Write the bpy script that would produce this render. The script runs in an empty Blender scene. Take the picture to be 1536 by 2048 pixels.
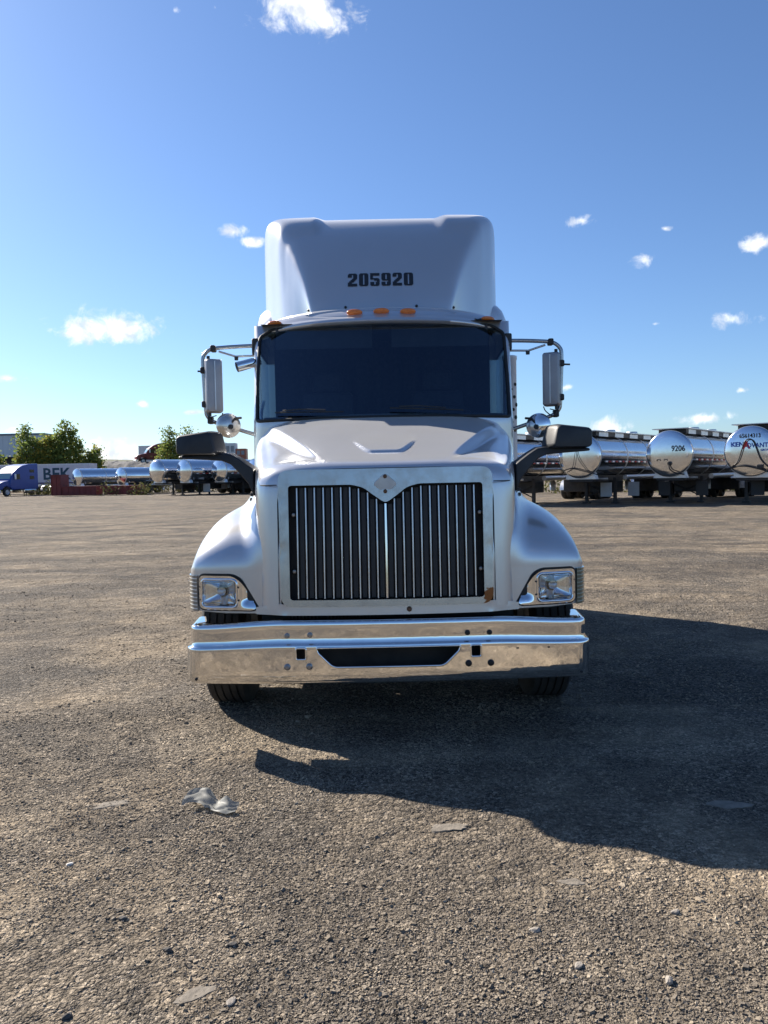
import bpy, bmesh, math, random
import numpy as np
from mathutils import Vector, Matrix
from mathutils.geometry import delaunay_2d_cdt
from mathutils.bvhtree import BVHTree

R = math.radians
PI = math.pi
random.seed(7)
rng = np.random.default_rng(11)
scene = bpy.context.scene
C = scene.collection

# ------------------------------------------------------------------ camera
cam_d = bpy.data.cameras.new('camera')
cam_d.sensor_fit = 'VERTICAL'
cam_d.sensor_height = 36.0
cam_d.lens = 1540 / 2048 * 36.0
cam_d.clip_start = 0.05
cam_d.clip_end = 6000
cam = bpy.data.objects.new('camera', cam_d)
C.objects.link(cam)
cam.matrix_world = Matrix.Translation((0, 0, 1.6)) @ Matrix.Rotation(R(90 - 2.75), 4, 'X') @ Matrix.Rotation(R(-1.15), 4, 'Z')
scene.camera = cam

# ------------------------------------------------------------------ sun and sky
SUN_EL = 33.3
SUN_AZ = math.atan2(-0.753, 0.658)          # from +Y towards +X
sun_dir = Vector((math.sin(SUN_AZ) * math.cos(R(SUN_EL)), math.cos(SUN_AZ) * math.cos(R(SUN_EL)), math.sin(R(SUN_EL))))
sd = bpy.data.lights.new('sun', 'SUN')
sd.energy = 5.0
sd.angle = R(0.53)
sd.color = (1.0, 0.92, 0.81)
so = bpy.data.objects.new('sun', sd)
C.objects.link(so)
so.location = (-30, 30, 40)
so.rotation_euler = (-sun_dir).to_track_quat('-Z', 'Y').to_euler()

scene.view_settings.view_transform = 'Standard'
scene.view_settings.look = 'None'
scene.view_settings.exposure = 1.2
scene.view_settings.gamma = 1.0
scene.view_settings.use_curve_mapping = False

SKY_STRENGTH = 0.057
SKY_TINT = (.775, .945, 1.18, 1)
world = bpy.data.worlds.new('World')
scene.world = world
world.use_nodes = True
world.cycles.sampling_method = 'MANUAL'
world.cycles.sample_map_resolution = 512


def build_world():
    nt = world.node_tree
    N, L = nt.nodes, nt.links
    N.clear()
    out = N.new('ShaderNodeOutputWorld')
    bg = N.new('ShaderNodeBackground')
    sky = N.new('ShaderNodeTexSky')
    sky.sky_type = 'NISHITA'
    sky.sun_disc = False
    sky.sun_elevation = R(SUN_EL)
    sky.sun_rotation = SUN_AZ
    sky.altitude = 300
    sky.air_density = 1.0
    sky.dust_density = 0.5
    sky.ozone_density = 2.4
    tc = N.new('ShaderNodeTexCoord')

    def val(x):
        return x

    def math_n(op, a, b=None, c=None):
        n = N.new('ShaderNodeMath')
        n.operation = op
        for i, v in enumerate((a, b, c)):
            if v is None:
                continue
            if isinstance(v, (int, float)):
                n.inputs[i].default_value = v
            else:
                L.new(v, n.inputs[i])
        return n.outputs[0]

    # azimuth / elevation of the view direction, in degrees
    sx = N.new('ShaderNodeSeparateXYZ')
    L.new(tc.outputs['Generated'], sx.inputs[0])
    az_n = math_n('MULTIPLY', math_n('ARCTAN2', sx.outputs[0], sx.outputs[1]), 180 / PI)
    el_n = math_n('MULTIPLY', math_n('ARCSINE', sx.outputs[2]), 180 / PI)
    cb = N.new('ShaderNodeCombineXYZ')
    L.new(az_n, cb.inputs[0])
    L.new(el_n, cb.inputs[1])
    acc = None
    # cumulus puffs: azimuth from +Y (deg, right positive), elevation, half width, half height (deg), density
    for az, el, w, h, dens in CLOUDS:
        w = w / math.cos(R(el))
        v = N.new('ShaderNodeVectorMath')
        v.operation = 'MULTIPLY_ADD'
        L.new(cb.outputs[0], v.inputs[0])
        v.inputs[1].default_value = (1 / w, 1 / h, 0)
        v.inputs[2].default_value = (-az / w, -el / h, 0)
        ln = N.new('ShaderNodeVectorMath')
        ln.operation = 'LENGTH'
        L.new(v.outputs[0], ln.inputs[0])
        m = math_n('SUBTRACT', dens, ln.outputs['Value'])
        acc = m if acc is None else math_n('MAXIMUM', acc, m)
    acc = math_n('MAXIMUM', acc, -1.2)
    no = N.new('ShaderNodeTexNoise')
    no.inputs['Scale'].default_value = 34
    no.inputs['Detail'].default_value = 9
    no.inputs['Roughness'].default_value = 0.62
    no.inputs['Distortion'].default_value = 0.4
    L.new(tc.outputs['Generated'], no.inputs['Vector'])
    field = math_n('ADD', acc, math_n('MULTIPLY', math_n('SUBTRACT', no.outputs['Fac'], 0.5), 3.6))
    mr = N.new('ShaderNodeMapRange')
    mr.interpolation_type = 'SMOOTHSTEP'
    L.new(field, mr.inputs['Value'])
    mr.inputs['From Min'].default_value = -0.15
    mr.inputs['From Max'].default_value = 1.0
    mr.inputs['To Min'].default_value = 0
    mr.inputs['To Max'].default_value = 0.95
    mix = N.new('ShaderNodeMix')
    mix.data_type = 'RGBA'
    L.new(mr.outputs[0], mix.inputs['Factor'])
    tint = N.new('ShaderNodeMix')
    tint.data_type = 'RGBA'
    tint.blend_type = 'MULTIPLY'
    tint.inputs['Factor'].default_value = 1
    tint.inputs['B'].default_value = SKY_TINT
    L.new(sky.outputs[0], tint.inputs['A'])
    L.new(tint.outputs['Result'], mix.inputs['A'])
    k = 0.60 / SKY_STRENGTH
    n2 = N.new('ShaderNodeTexNoise')
    n2.inputs['Scale'].default_value = 58
    n2.inputs['Detail'].default_value = 4
    L.new(tc.outputs['Generated'], n2.inputs['Vector'])
    cr = N.new('ShaderNodeValToRGB')
    cr.color_ramp.elements[0].position = .36
    cr.color_ramp.elements[1].position = .56
    cr.color_ramp.elements[0].color = (.62, .66, .72, 1)
    cr.color_ramp.elements[1].color = (.97, .985, 1.0, 1)
    L.new(n2.outputs['Fac'], cr.inputs['Fac'])
    vs = N.new('ShaderNodeVectorMath')
    vs.operation = 'SCALE'
    L.new(cr.outputs['Color'], vs.inputs[0])
    vs.inputs['Scale'].default_value = k
    L.new(vs.outputs[0], mix.inputs['B'])
    L.new(mix.outputs['Result'], bg.inputs['Color'])
    bg.inputs['Strength'].default_value = SKY_STRENGTH
    L.new(bg.outputs[0], out.inputs['Surface'])


def _c(u, v, w, h, d):
    """az / el / half sizes of a puff"""
    f, th, ph = 1540, R(1.15), R(2.75)
    a, b = u - 768, 1024 - v
    a2 = a * math.cos(th) + b * math.sin(th)
    b2 = -a * math.sin(th) + b * math.cos(th)
    x, y, z = a2 / f, math.cos(ph) + b2 / f * math.sin(ph), -math.sin(ph) + b2 / f * math.cos(ph)
    n = math.sqrt(x * x + y * y + z * z)
    return (math.degrees(math.atan2(x, y)), math.degrees(math.asin(z / n)), math.degrees(w / 2 / f / n), math.degrees(h / 2 / f / n), d)


CLOUDS = [_c(*t) for t in [
    (600, 5, 190, 90, 1.1), (660, 40, 90, 70, 1.0), (205, 655, 200, 62, 1.15), (250, 670, 90, 50, 1.0), (20, 756, 60, 22, 1.0),
    (465, 463, 60, 24, .85), (505, 484, 60, 20, .95), (283, 808, 26, 16, .8), (388, 825, 50, 16, .7),
    (1160, 442, 55, 26, .8), (1290, 517, 60, 38, .5), (1332, 457, 38, 16, .55), (1512, 488, 66, 30, .95),
    (1462, 640, 84, 36, 1.0), (1310, 648, 46, 13, .45), (1133, 775, 28, 16, .8), (1483, 781, 34, 15, .7),
    (1412, 836, 110, 24, .85), (1222, 856, 80, 40, 1.25), (240, 908, 120, 46, 1.35), (310, 915, 60, 30, 1.1), (22, 862, 50, 14, .8),
    (127, 858, 26, 16, .9), (186, 882, 34, 10, .7), (350, 20, 30, 30, .35), (430, 15, 24, 20, .35)]]
_r = random.Random(5)
for _i in range(16):      # the same fair-weather puffs go on round the rest of the sky
    CLOUDS.append((_r.choice((-1, 1)) * _r.uniform(38, 175), _r.uniform(4, 34), _r.uniform(1, 4), _r.uniform(.5, 1.2), _r.uniform(.6, 1.1)))
build_world()


# ------------------------------------------------------------------ helpers
class MB:
    def __init__(s):
        s.v, s.f = [], []

    def add(s, vs, fs):
        o = len(s.v)
        s.v += [tuple(p) for p in vs]
        s.f += [tuple(i + o for i in q) for q in fs]
        return s

    def box(s, a, b):
        x0, y0, z0 = a
        x1, y1, z1 = b
        return s.add([(x0, y0, z0), (x1, y0, z0), (x1, y1, z0), (x0, y1, z0), (x0, y0, z1), (x1, y0, z1), (x1, y1, z1), (x0, y1, z1)],
                     [(0, 3, 2, 1), (4, 5, 6, 7), (0, 1, 5, 4), (1, 2, 6, 5), (2, 3, 7, 6), (3, 0, 4, 7)])

    def tube(s, path, r, n=10, caps=True):
        P = [Vector(p) for p in path]
        rs = r if isinstance(r, (list, tuple)) else [r] * len(P)
        prev = None
        o = len(s.v)
        for i, p in enumerate(P):
            t = (P[min(i + 1, len(P) - 1)] - P[max(i - 1, 0)]).normalized()
            if prev is None:
                a = Vector((0, 0, 1)) if abs(t.z) < .9 else Vector((1, 0, 0))
                u = t.cross(a).normalized()
            else:
                u = (prev - t * prev.dot(t)).normalized()
            prev = u
            w = t.cross(u)
            for k in range(n):
                an = 2 * PI * k / n
                s.v.append(tuple(p + (u * math.cos(an) + w * math.sin(an)) * rs[i]))
        for i in range(len(P) - 1):
            for k in range(n):
                k2 = (k + 1) % n
                s.f.append((o + i * n + k, o + i * n + k2, o + (i + 1) * n + k2, o + (i + 1) * n + k))
        if caps:
            s.f.append(tuple(o + k for k in range(n))[::-1])
            e = o + (len(P) - 1) * n
            s.f.append(tuple(e + k for k in range(n)))
        return s

    def lathe(s, prof, c=(0, 0, 0), axis='Y', n=32):
        """prof: (radius, along)"""
        o = len(s.v)
        for r, h in prof:
            for k in range(n):
                a = 2 * PI * k / n
                ca, sa = r * math.cos(a), r * math.sin(a)
                p = {'Y': (ca, h, sa), 'X': (h, ca, sa), 'Z': (ca, sa, h)}[axis]
                s.v.append((p[0] + c[0], p[1] + c[1], p[2] + c[2]))
        for i in range(len(prof) - 1):
            for k in range(n):
                k2 = (k + 1) % n
                s.f.append((o + i * n + k, o + i * n + k2, o + (i + 1) * n + k2, o + (i + 1) * n + k))
        return s

    def prism(s, poly, x0, x1, axis='X'):
        """poly in the two other axes (in order), extruded along axis"""
        n = len(poly)

        def mk(p, h):
            return {'X': (h, p[0], p[1]), 'Y': (p[0], h, p[1]), 'Z': (p[0], p[1], h)}[axis]
        vs = [mk(p, x0) for p in poly] + [mk(p, x1) for p in poly]
        fs = [tuple(range(n))[::-1], tuple(range(n, 2 * n))] + [(i, (i + 1) % n, n + (i + 1) % n, n + i) for i in range(n)]
        return s.add(vs, fs)

    def grid(s, pts):
        """pts[i][j]"""
        o = len(s.v)
        m = len(pts[0])
        for row in pts:
            s.v += [tuple(p) for p in row]
        for i in range(len(pts) - 1):
            for j in range(m - 1):
                a = o + i * m + j
                s.f.append((a, a + 1, a + m + 1, a + m))
        return s


def fix_normals(me):
    bm = bmesh.new()
    bm.from_mesh(me)
    bmesh.ops.remove_doubles(bm, verts=bm.verts, dist=1e-5)
    bmesh.ops.recalc_face_normals(bm, faces=bm.faces)
    bm.to_mesh(me)
    bm.free()


def obj(name, mb, m, parent=None, smooth=0, bevel=0, seg=2, solid=0, fix=True, offset=-1):
    if isinstance(mb, bpy.types.Mesh):
        me = mb
    else:
        me = bpy.data.meshes.new(name)
        me.from_pydata(mb.v, [], mb.f)
        if fix:
            fix_normals(me)
    if m is not None and not me.materials:
        me.materials.append(m)
    if smooth:
        me.shade_smooth()
        if smooth < 180:
            me.set_sharp_from_angle(angle=R(smooth))
    o = bpy.data.objects.new(name, me)
    C.objects.link(o)
    if solid:
        md = o.modifiers.new('solid', 'SOLIDIFY')
        md.thickness = solid
        md.offset = offset
        es = o.modifiers.new('edge_split', 'EDGE_SPLIT')
        es.split_angle = R(44)
        es.use_edge_sharp = False
    if bevel:
        md = o.modifiers.new('bevel', 'BEVEL')
        md.width = bevel
        md.segments = seg
        md.limit_method = 'ANGLE'
        md.angle_limit = R(40)
        md.harden_normals = False
        me.shade_smooth()
        me.set_sharp_from_angle(angle=R(50))
    if parent is not None:
        o.parent = parent
        if parent.get('_wp'):
            o.location = -Vector(parent.location)
    return o


def tag(o, label=None, cat=None, group=None, kind=None):
    for k, v in (('label', label), ('category', cat), ('group', group), ('kind', kind)):
        if v:
            o[k] = v
    return o


def thing(name, label, cat, loc=(0, 0, 0), rotz=0, group=None, world_parts=False):
    o = bpy.data.objects.new(name, None)
    C.objects.link(o)
    o.location = loc
    o.rotation_euler = (0, 0, rotz)
    o.empty_display_size = .2
    if world_parts:
        o['_wp'] = 1
    return tag(o, label, cat, group)


def dup(root, loc, rotz, label, scale=1.0):
    r = root.copy()
    C.objects.link(r)
    r.location = loc
    r.rotation_euler = (0, 0, rotz)
    r.scale = (scale,) * 3
    r['label'] = label
    for ch in list(root.children):
        c = ch.copy()
        C.objects.link(c)
        c.parent = r
        for g in ch.children:
            d = g.copy()
            C.objects.link(d)
            d.parent = c
    return r


def interp(pts, x):
    xs = [p[0] for p in pts]
    ys = [p[1] for p in pts]
    return float(np.interp(x, xs, ys))


def smooth_interp(pts, x):
    """monotone-ish cubic (Catmull-Rom) through pts"""
    n = len(pts)
    if x <= pts[0][0]:
        return pts[0][1]
    if x >= pts[-1][0]:
        return pts[-1][1]
    for i in range(n - 1):
        if pts[i][0] <= x <= pts[i + 1][0]:
            break
    x0, y0 = pts[i]
    x1, y1 = pts[i + 1]

    def sl(j):
        if j == 0:
            return (pts[1][1] - pts[0][1]) / (pts[1][0] - pts[0][0])
        if j == n - 1:
            return (pts[-1][1] - pts[-2][1]) / (pts[-1][0] - pts[-2][0])
        a = (pts[j][1] - pts[j - 1][1]) / (pts[j][0] - pts[j - 1][0])
        b = (pts[j + 1][1] - pts[j][1]) / (pts[j + 1][0] - pts[j][0])
        if a * b <= 0:
            return 0
        return 2 * a * b / (a + b)
    h = x1 - x0
    t = (x - x0) / h
    return ((2 * t**3 - 3 * t**2 + 1) * y0 + (t**3 - 2 * t**2 + t) * h * sl(i) + (-2 * t**3 + 3 * t**2) * y1 + (t**3 - t**2) * h * sl(i + 1))


def sstep(a, b, x):
    t = min(1, max(0, (x - a) / (b - a)))
    return t * t * (3 - 2 * t)


def in_poly(p, poly):
    x, y = p
    c = False
    n = len(poly)
    j = n - 1
    for i in range(n):
        xi, yi = poly[i]
        xj, yj = poly[j]
        if (yi > y) != (yj > y) and x < (xj - xi) * (y - yi) / (yj - yi) + xi:
            c = not c
        j = i
    return c


def densify(poly, step):
    o = []
    n = len(poly)
    for i in range(n):
        a, b = poly[i], poly[(i + 1) % n]
        k = max(1, int(math.hypot(b[0] - a[0], b[1] - a[1]) / step))
        for t in range(k):
            o.append((a[0] + (b[0] - a[0]) * t / k, a[1] + (b[1] - a[1]) * t / k))
    return o


def rrect(x0, z0, x1, z1, r, n=5):
    o = []
    for cx, cz, a0 in ((x1 - r, z0 + r, -90), (x1 - r, z1 - r, 0), (x0 + r, z1 - r, 90), (x0 + r, z0 + r, 180)):
        for k in range(n + 1):
            a = R(a0 + 90 * k / n)
            o.append((cx + r * math.cos(a), cz + r * math.sin(a)))
    return o


def circ(x, z, r, n=14):
    return [(x + r * math.cos(2 * PI * k / n), z + r * math.sin(2 * PI * k / n)) for k in range(n)]


def round_poly(poly, r, n=4):
    """round the corners of a polygon"""
    o = []
    m = len(poly)
    for i in range(m):
        p = Vector(poly[i])
        a = Vector(poly[i - 1]) - p
        b = Vector(poly[(i + 1) % m]) - p
        rr = min(r, a.length * .45, b.length * .45)
        pa, pb = p + a.normalized() * rr, p + b.normalized() * rr
        for k in range(n + 1):
            t = k / n
            q = pa * (1 - t)**2 + p * 2 * t * (1 - t) + pb * t * t
            o.append((q.x, q.y))
    return o


def panel(outer, holes, fmap, step=(.03, .03), extra_z=None):
    """a sheet with holes in a flat domain mapped to 3-D; returns MB"""
    sx, sz = step
    st = min(sx, sz)
    loops = [densify(outer, st)] + [densify(h, st) for h in holes]
    V, E = [], []
    for lp in loops:
        o = len(V)
        V += lp
        E += [(o + i, o + (i + 1) % len(lp)) for i in range(len(lp))]
    B = np.array(V)
    xs = [p[0] for p in outer]
    zs = [p[1] for p in outer]
    gx = np.arange(min(xs), max(xs), sx)
    gz = list(np.arange(min(zs), max(zs), sz)) if extra_z is None else extra_z
    for x in gx:
        for z in gz:
            if np.min((B[:, 0] - x)**2 + (B[:, 1] - z)**2) < (.45 * st)**2:
                continue
            if in_poly((x, z), loops[0]) and not any(in_poly((x, z), h) for h in loops[1:]):
                V.append((float(x), float(z)))
    r = delaunay_2d_cdt([Vector(p) for p in V], E, [], 0, 1e-6)
    vs, fs = r[0], r[2]
    F = []
    for f in fs:
        cx = sum(vs[i].x for i in f) / len(f)
        cz = sum(vs[i].y for i in f) / len(f)
        if in_poly((cx, cz), loops[0]) and not any(in_poly((cx, cz), h) for h in loops[1:]):
            F.append(tuple(f))
    mb = MB()
    mb.add([fmap(p.x, p.y) for p in vs], F)
    return mb


# value noise for numpy
def _hash(ix, iy, seed):
    h = (ix.astype(np.int64) * 374761393 + iy.astype(np.int64) * 668265263 + seed * 974634777) & 0x7fffffff
    h = ((h ^ (h >> 13)) * 1274126177) & 0x7fffffff
    return ((h ^ (h >> 16)) & 0xffff) / 65535.0


def vnoise(x, y, seed=0):
    x, y = np.asarray(x, float), np.asarray(y, float)
    ix, iy = np.floor(x), np.floor(y)
    fx, fy = x - ix, y - iy
    fx, fy = fx * fx * (3 - 2 * fx), fy * fy * (3 - 2 * fy)
    a, b = _hash(ix, iy, seed), _hash(ix + 1, iy, seed)
    c, d = _hash(ix, iy + 1, seed), _hash(ix + 1, iy + 1, seed)
    return (a * (1 - fx) + b * fx) * (1 - fy) + (c * (1 - fx) + d * fx) * fy - .5


def text_mesh(s, size, bold=0.0, width=1.0, res=2):
    cu = bpy.data.curves.new('lettering', 'FONT')
    cu.body = s
    cu.size = size
    cu.offset = bold
    cu.resolution_u = res
    cu.align_x = 'CENTER'
    cu.align_y = 'CENTER'
    o = bpy.data.objects.new('lettering', cu)
    me = bpy.data.meshes.new_from_object(o)
    bpy.data.objects.remove(o)
    v = [(p.co.x * width, p.co.y) for p in me.vertices]
    f = [tuple(p.vertices) for p in me.polygons]
    return v, f


# ------------------------------------------------------------------ materials
MATS = {}


def new_mat(name):
    m = bpy.data.materials.new(name)
    m.use_nodes = True
    nt = m.node_tree
    b = nt.nodes['Principled BSDF']
    return m, nt, b


def pmat(name, col, rough=.5, metal=0, coat=0, var=0, vscale=8, bump=0, bscale=60, spec=.5, rvar=0, emit=None, col2=None):
    if name in MATS:
        return MATS[name]
    m, nt, b = new_mat(name)
    N, L = nt.nodes, nt.links
    b.inputs['Base Color'].default_value = (*col, 1)
    b.inputs['Roughness'].default_value = rough
    b.inputs['Metallic'].default_value = metal
    b.inputs['Specular IOR Level'].default_value = spec
    if coat:
        b.inputs['Coat Weight'].default_value = coat
        b.inputs['Coat Roughness'].default_value = .04
    tc = N.new('ShaderNodeTexCoord')
    if var or col2:
        n = N.new('ShaderNodeTexNoise')
        n.inputs['Scale'].default_value = vscale
        n.inputs['Detail'].default_value = 6
        n.inputs['Roughness'].default_value = .65
        L.new(tc.outputs['Object'], n.inputs['Vector'])
        r = N.new('ShaderNodeValToRGB')
        r.color_ramp.elements[0].position = .35
        r.color_ramp.elements[1].position = .68
        c2 = col2 or tuple(min(1, c * (1 + var)) for c in col)
        c1 = tuple(c * (1 - var) for c in col)
        r.color_ramp.elements[0].color = (*c1, 1)
        r.color_ramp.elements[1].color = (*c2, 1)
        L.new(n.outputs['Fac'], r.inputs['Fac'])
        L.new(r.outputs['Color'], b.inputs['Base Color'])
    if rvar:
        n = N.new('ShaderNodeTexNoise')
        n.inputs['Scale'].default_value = vscale * 1.7
        n.inputs['Detail'].default_value = 5
        L.new(tc.outputs['Object'], n.inputs['Vector'])
        mr = N.new('ShaderNodeMapRange')
        mr.inputs['From Min'].default_value = .3
        mr.inputs['From Max'].default_value = .75
        mr.inputs['To Min'].default_value = max(0.0, rough - rvar)
        mr.inputs['To Max'].default_value = rough + rvar
        L.new(n.outputs['Fac'], mr.inputs['Value'])
        L.new(mr.outputs[0], b.inputs['Roughness'])
    if bump:
        n = N.new('ShaderNodeTexNoise')
        n.inputs['Scale'].default_value = bscale
        n.inputs['Detail'].default_value = 4
        L.new(tc.outputs['Object'], n.inputs['Vector'])
        bu = N.new('ShaderNodeBump')
        bu.inputs['Strength'].default_value = 1
        bu.inputs['Distance'].default_value = bump
        L.new(n.outputs['Fac'], bu.inputs['Height'])
        L.new(bu.outputs[0], b.inputs['Normal'])
    if emit:
        b.inputs['Emission Color'].default_value = (*emit, 1)
        b.inputs['Emission Strength'].default_value = 1
    MATS[name] = m
    return m


PAINT = pmat('silver_paint', (.575, .58, .592), .25, .64, coat=.45, var=.015, vscale=3, rvar=.02)
PAINT.node_tree.nodes['Principled BSDF'].inputs['Sheen Weight'].default_value = .30     # scatter off the metallic flakes
PAINT.node_tree.nodes['Principled BSDF'].inputs['Sheen Roughness'].default_value = .35


def add_specks(m, thr=.80, col=(.10, .09, .08), scale=70):
    """road grime and insect specks on a paint"""
    nt = m.node_tree
    N, L = nt.nodes, nt.links
    b = N['Principled BSDF']
    src = b.inputs['Base Color'].links[0].from_socket
    tc = N.new('ShaderNodeTexCoord')
    n = N.new('ShaderNodeTexNoise')
    n.inputs['Scale'].default_value = scale
    n.inputs['Detail'].default_value = 2
    L.new(tc.outputs['Object'], n.inputs['Vector'])
    r = N.new('ShaderNodeValToRGB')
    r.color_ramp.elements[0].position = thr
    r.color_ramp.elements[1].position = thr + .05
    L.new(n.outputs['Fac'], r.inputs['Fac'])
    mx = N.new('ShaderNodeMix')
    mx.data_type = 'RGBA'
    L.new(r.outputs['Color'], mx.inputs['Factor'])
    L.new(src, mx.inputs['A'])
    mx.inputs['B'].default_value = (*col, 1)
    L.new(mx.outputs['Result'], b.inputs['Base Color'])


add_specks(PAINT)
PAINT2 = pmat('silver_trim', (.46, .48, .51), .36, .9, coat=.2, var=.12, vscale=7, rvar=.09)
WHITEP = pmat('white_paint', (.75, .76, .78), .35, .1, coat=.3, var=.05)
CHROME = pmat('chrome', (.86, .85, .83), .045, 1, var=.03, vscale=20, bump=.0035, bscale=3.2, rvar=.02)
CHROME2 = pmat('chrome_trim', (.82, .83, .84), .08, 1)
BRIGHT = pmat('bright_bar', (.62, .62, .62), .30, 1, var=.12, vscale=12)
STEEL = pmat('polished_tank_steel', (.76, .77, .79), .14, 1, var=.05, vscale=1.5, bump=.004, bscale=1.6, rvar=.03)
ALU = pmat('brushed_aluminium', (.62, .63, .64), .42, .9, var=.1, vscale=9)
BLACKP = pmat('black_plastic', (.018, .019, .021), .5, 0, var=.2, vscale=14, bump=.0006, bscale=350)
GREYP = pmat('grey_plastic', (.22, .235, .26), .55)
RUBBER = pmat('tyre_rubber', (.022, .021, .020), .82, 0, col2=(.05, .046, .041), vscale=9, bump=.001, bscale=90)
DARK = pmat('dark_underbody', (.012, .012, .013), .8, col2=(.03, .028, .026), vscale=6)
DARKMETAL = pmat('dark_frame_metal', (.022, .022, .025), .55, .3, col2=(.05, .046, .042), vscale=5)
GASKET = pmat('black_gasket', (.012, .012, .012), .6)
AMBER = pmat('amber_lens', (.72, .17, .012), .22, 0, coat=.8, var=.15, vscale=30)
RUST = pmat('rusty_bolt', (.09, .05, .035), .7, .4, col2=(.2, .11, .06), vscale=40)
BOLT = pmat('bolt_metal', (.30, .30, .31), .38, .9)
BLACKBOLT = pmat('black_bolt', (.02, .02, .022), .5, .3)
DECAL = pmat('black_decal', (.012, .013, .016), .5)
CABIN = pmat('cabin_trim', (.05, .054, .062), .8, var=.2, vscale=5)
CABIN2 = pmat('cabin_fabric', (.055, .06, .075), .9, var=.2, vscale=20)


def glass_mat(name, tint, refl=(1, 1, 1), rough=0.0, fres=1.45):
    m = bpy.data.materials.new(name)
    m.use_nodes = True
    nt = m.node_tree
    N, L = nt.nodes, nt.links
    N.clear()
    o = N.new('ShaderNodeOutputMaterial')
    t = N.new('ShaderNodeBsdfTransparent')
    t.inputs['Color'].default_value = (*tint, 1)
    g = N.new('ShaderNodeBsdfGlossy')
    g.inputs['Roughness'].default_value = rough
    g.inputs['Color'].default_value = (*refl, 1)
    f = N.new('ShaderNodeLayerWeight')
    pw = N.new('ShaderNodeMath')
    pw.operation = 'POWER'
    L.new(f.outputs['Facing'], pw.inputs[0])
    pw.inputs[1].default_value = 5
    ma = N.new('ShaderNodeMath')
    ma.operation = 'MULTIPLY_ADD'
    L.new(pw.outputs[0], ma.inputs[0])
    ma.inputs[1].default_value = .90
    ma.inputs[2].default_value = .10
    mx = N.new('ShaderNodeMixShader')
    L.new(ma.outputs[0], mx.inputs[0])
    L.new(t.outputs[0], mx.inputs[1])
    L.new(g.outputs[0], mx.inputs[2])
    L.new(mx.outputs[0], o.inputs['Surface'])
    MATS[name] = m
    return m


GLASS = glass_mat('windshield_glass', (.44, .54, .58), (.58, .74, .95))
LENS = glass_mat('headlight_glass', (.90, .93, .95))


def decal_worn():
    m, nt, b = new_mat('worn_black_decal')
    N, L = nt.nodes, nt.links
    b.inputs['Base Color'].default_value = (.014, .016, .022, 1)
    b.inputs['Roughness'].default_value = .5
    tc = N.new('ShaderNodeTexCoord')
    n = N.new('ShaderNodeTexNoise')
    n.inputs['Scale'].default_value = 26
    n.inputs['Detail'].default_value = 5
    L.new(tc.outputs['Object'], n.inputs['Vector'])
    r = N.new('ShaderNodeValToRGB')
    r.color_ramp.interpolation = 'LINEAR'
    r.color_ramp.elements[0].position = .69
    r.color_ramp.elements[1].position = .72
    r.color_ramp.elements[0].color = (1, 1, 1, 1)
    r.color_ramp.elements[1].color = (0, 0, 0, 1)
    L.new(n.outputs['Fac'], r.inputs['Fac'])
    L.new(r.outputs['Color'], b.inputs['Alpha'])
    return m


DECAL_WORN = decal_worn()


def surround_mat():
    """dulled bright-metal grille surround: clean upper part, grime, rust spots and scratches lower down"""
    m, nt, b = new_mat('worn_bright_metal')
    N, L = nt.nodes, nt.links
    b.inputs['Metallic'].default_value = .92
    tc = N.new('ShaderNodeTexCoord')
    n = N.new('ShaderNodeTexNoise')
    n.inputs['Scale'].default_value = 9
    n.inputs['Detail'].default_value = 8
    n.inputs['Roughness'].default_value = .7
    L.new(tc.outputs['Object'], n.inputs['Vector'])
    r = N.new('ShaderNodeValToRGB')
    e = r.color_ramp.elements
    e[0].position, e[0].color = .42, (.45, .46, .475, 1)
    e[1].position, e[1].color = .80, (.34, .325, .305, 1)
    L.new(n.outputs['Fac'], r.inputs['Fac'])
    n2 = N.new('ShaderNodeTexNoise')
    n2.inputs['Scale'].default_value = 60
    n2.inputs['Detail'].default_value = 3
    L.new(tc.outputs['Object'], n2.inputs['Vector'])
    r2 = N.new('ShaderNodeValToRGB')
    r2.color_ramp.elements[0].position = .735
    r2.color_ramp.elements[1].position = .80
    L.new(n2.outputs['Fac'], r2.inputs['Fac'])
    mx = N.new('ShaderNodeMix')
    mx.data_type = 'RGBA'
    L.new(r2.outputs['Color'], mx.inputs['Factor'])
    L.new(r.outputs['Color'], mx.inputs['A'])
    mx.inputs['B'].default_value = (.12, .09, .07, 1)
    # rust patch with its own ragged outline at the lower right-hand corner, and a small one on the lower edge
    last = mx.outputs['Result']
    for px_, pz_, rr_ in ((.625, .868, .050), (.14, .842, .026), (.60, .835, .022)):
        dn = N.new('ShaderNodeVectorMath')
        dn.operation = 'DISTANCE'
        L.new(tc.outputs['Object'], dn.inputs[0])
        dn.inputs[1].default_value = (px_, 4.575, pz_)
        ad = N.new('ShaderNodeMath')
        ad.operation = 'MULTIPLY_ADD'
        L.new(n2.outputs['Fac'], ad.inputs[0])
        ad.inputs[1].default_value = -.07
        L.new(dn.outputs['Value'], ad.inputs[2])
        cp = N.new('ShaderNodeMath')
        cp.operation = 'LESS_THAN'
        L.new(ad.outputs[0], cp.inputs[0])
        cp.inputs[1].default_value = rr_ - .035
        m3 = N.new('ShaderNodeMix')
        m3.data_type = 'RGBA'
        L.new(cp.outputs[0], m3.inputs['Factor'])
        L.new(last, m3.inputs['A'])
        m3.inputs['B'].default_value = (.17, .075, .035, 1)
        last = m3.outputs['Result']
    L.new(last, b.inputs['Base Color'])
    mr = N.new('ShaderNodeMapRange')
    L.new(n.outputs['Fac'], mr.inputs['Value'])
    mr.inputs['To Min'].default_value = .12
    mr.inputs['To Max'].default_value = .34
    L.new(mr.outputs[0], b.inputs['Roughness'])
    return m


SURR = surround_mat()


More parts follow.
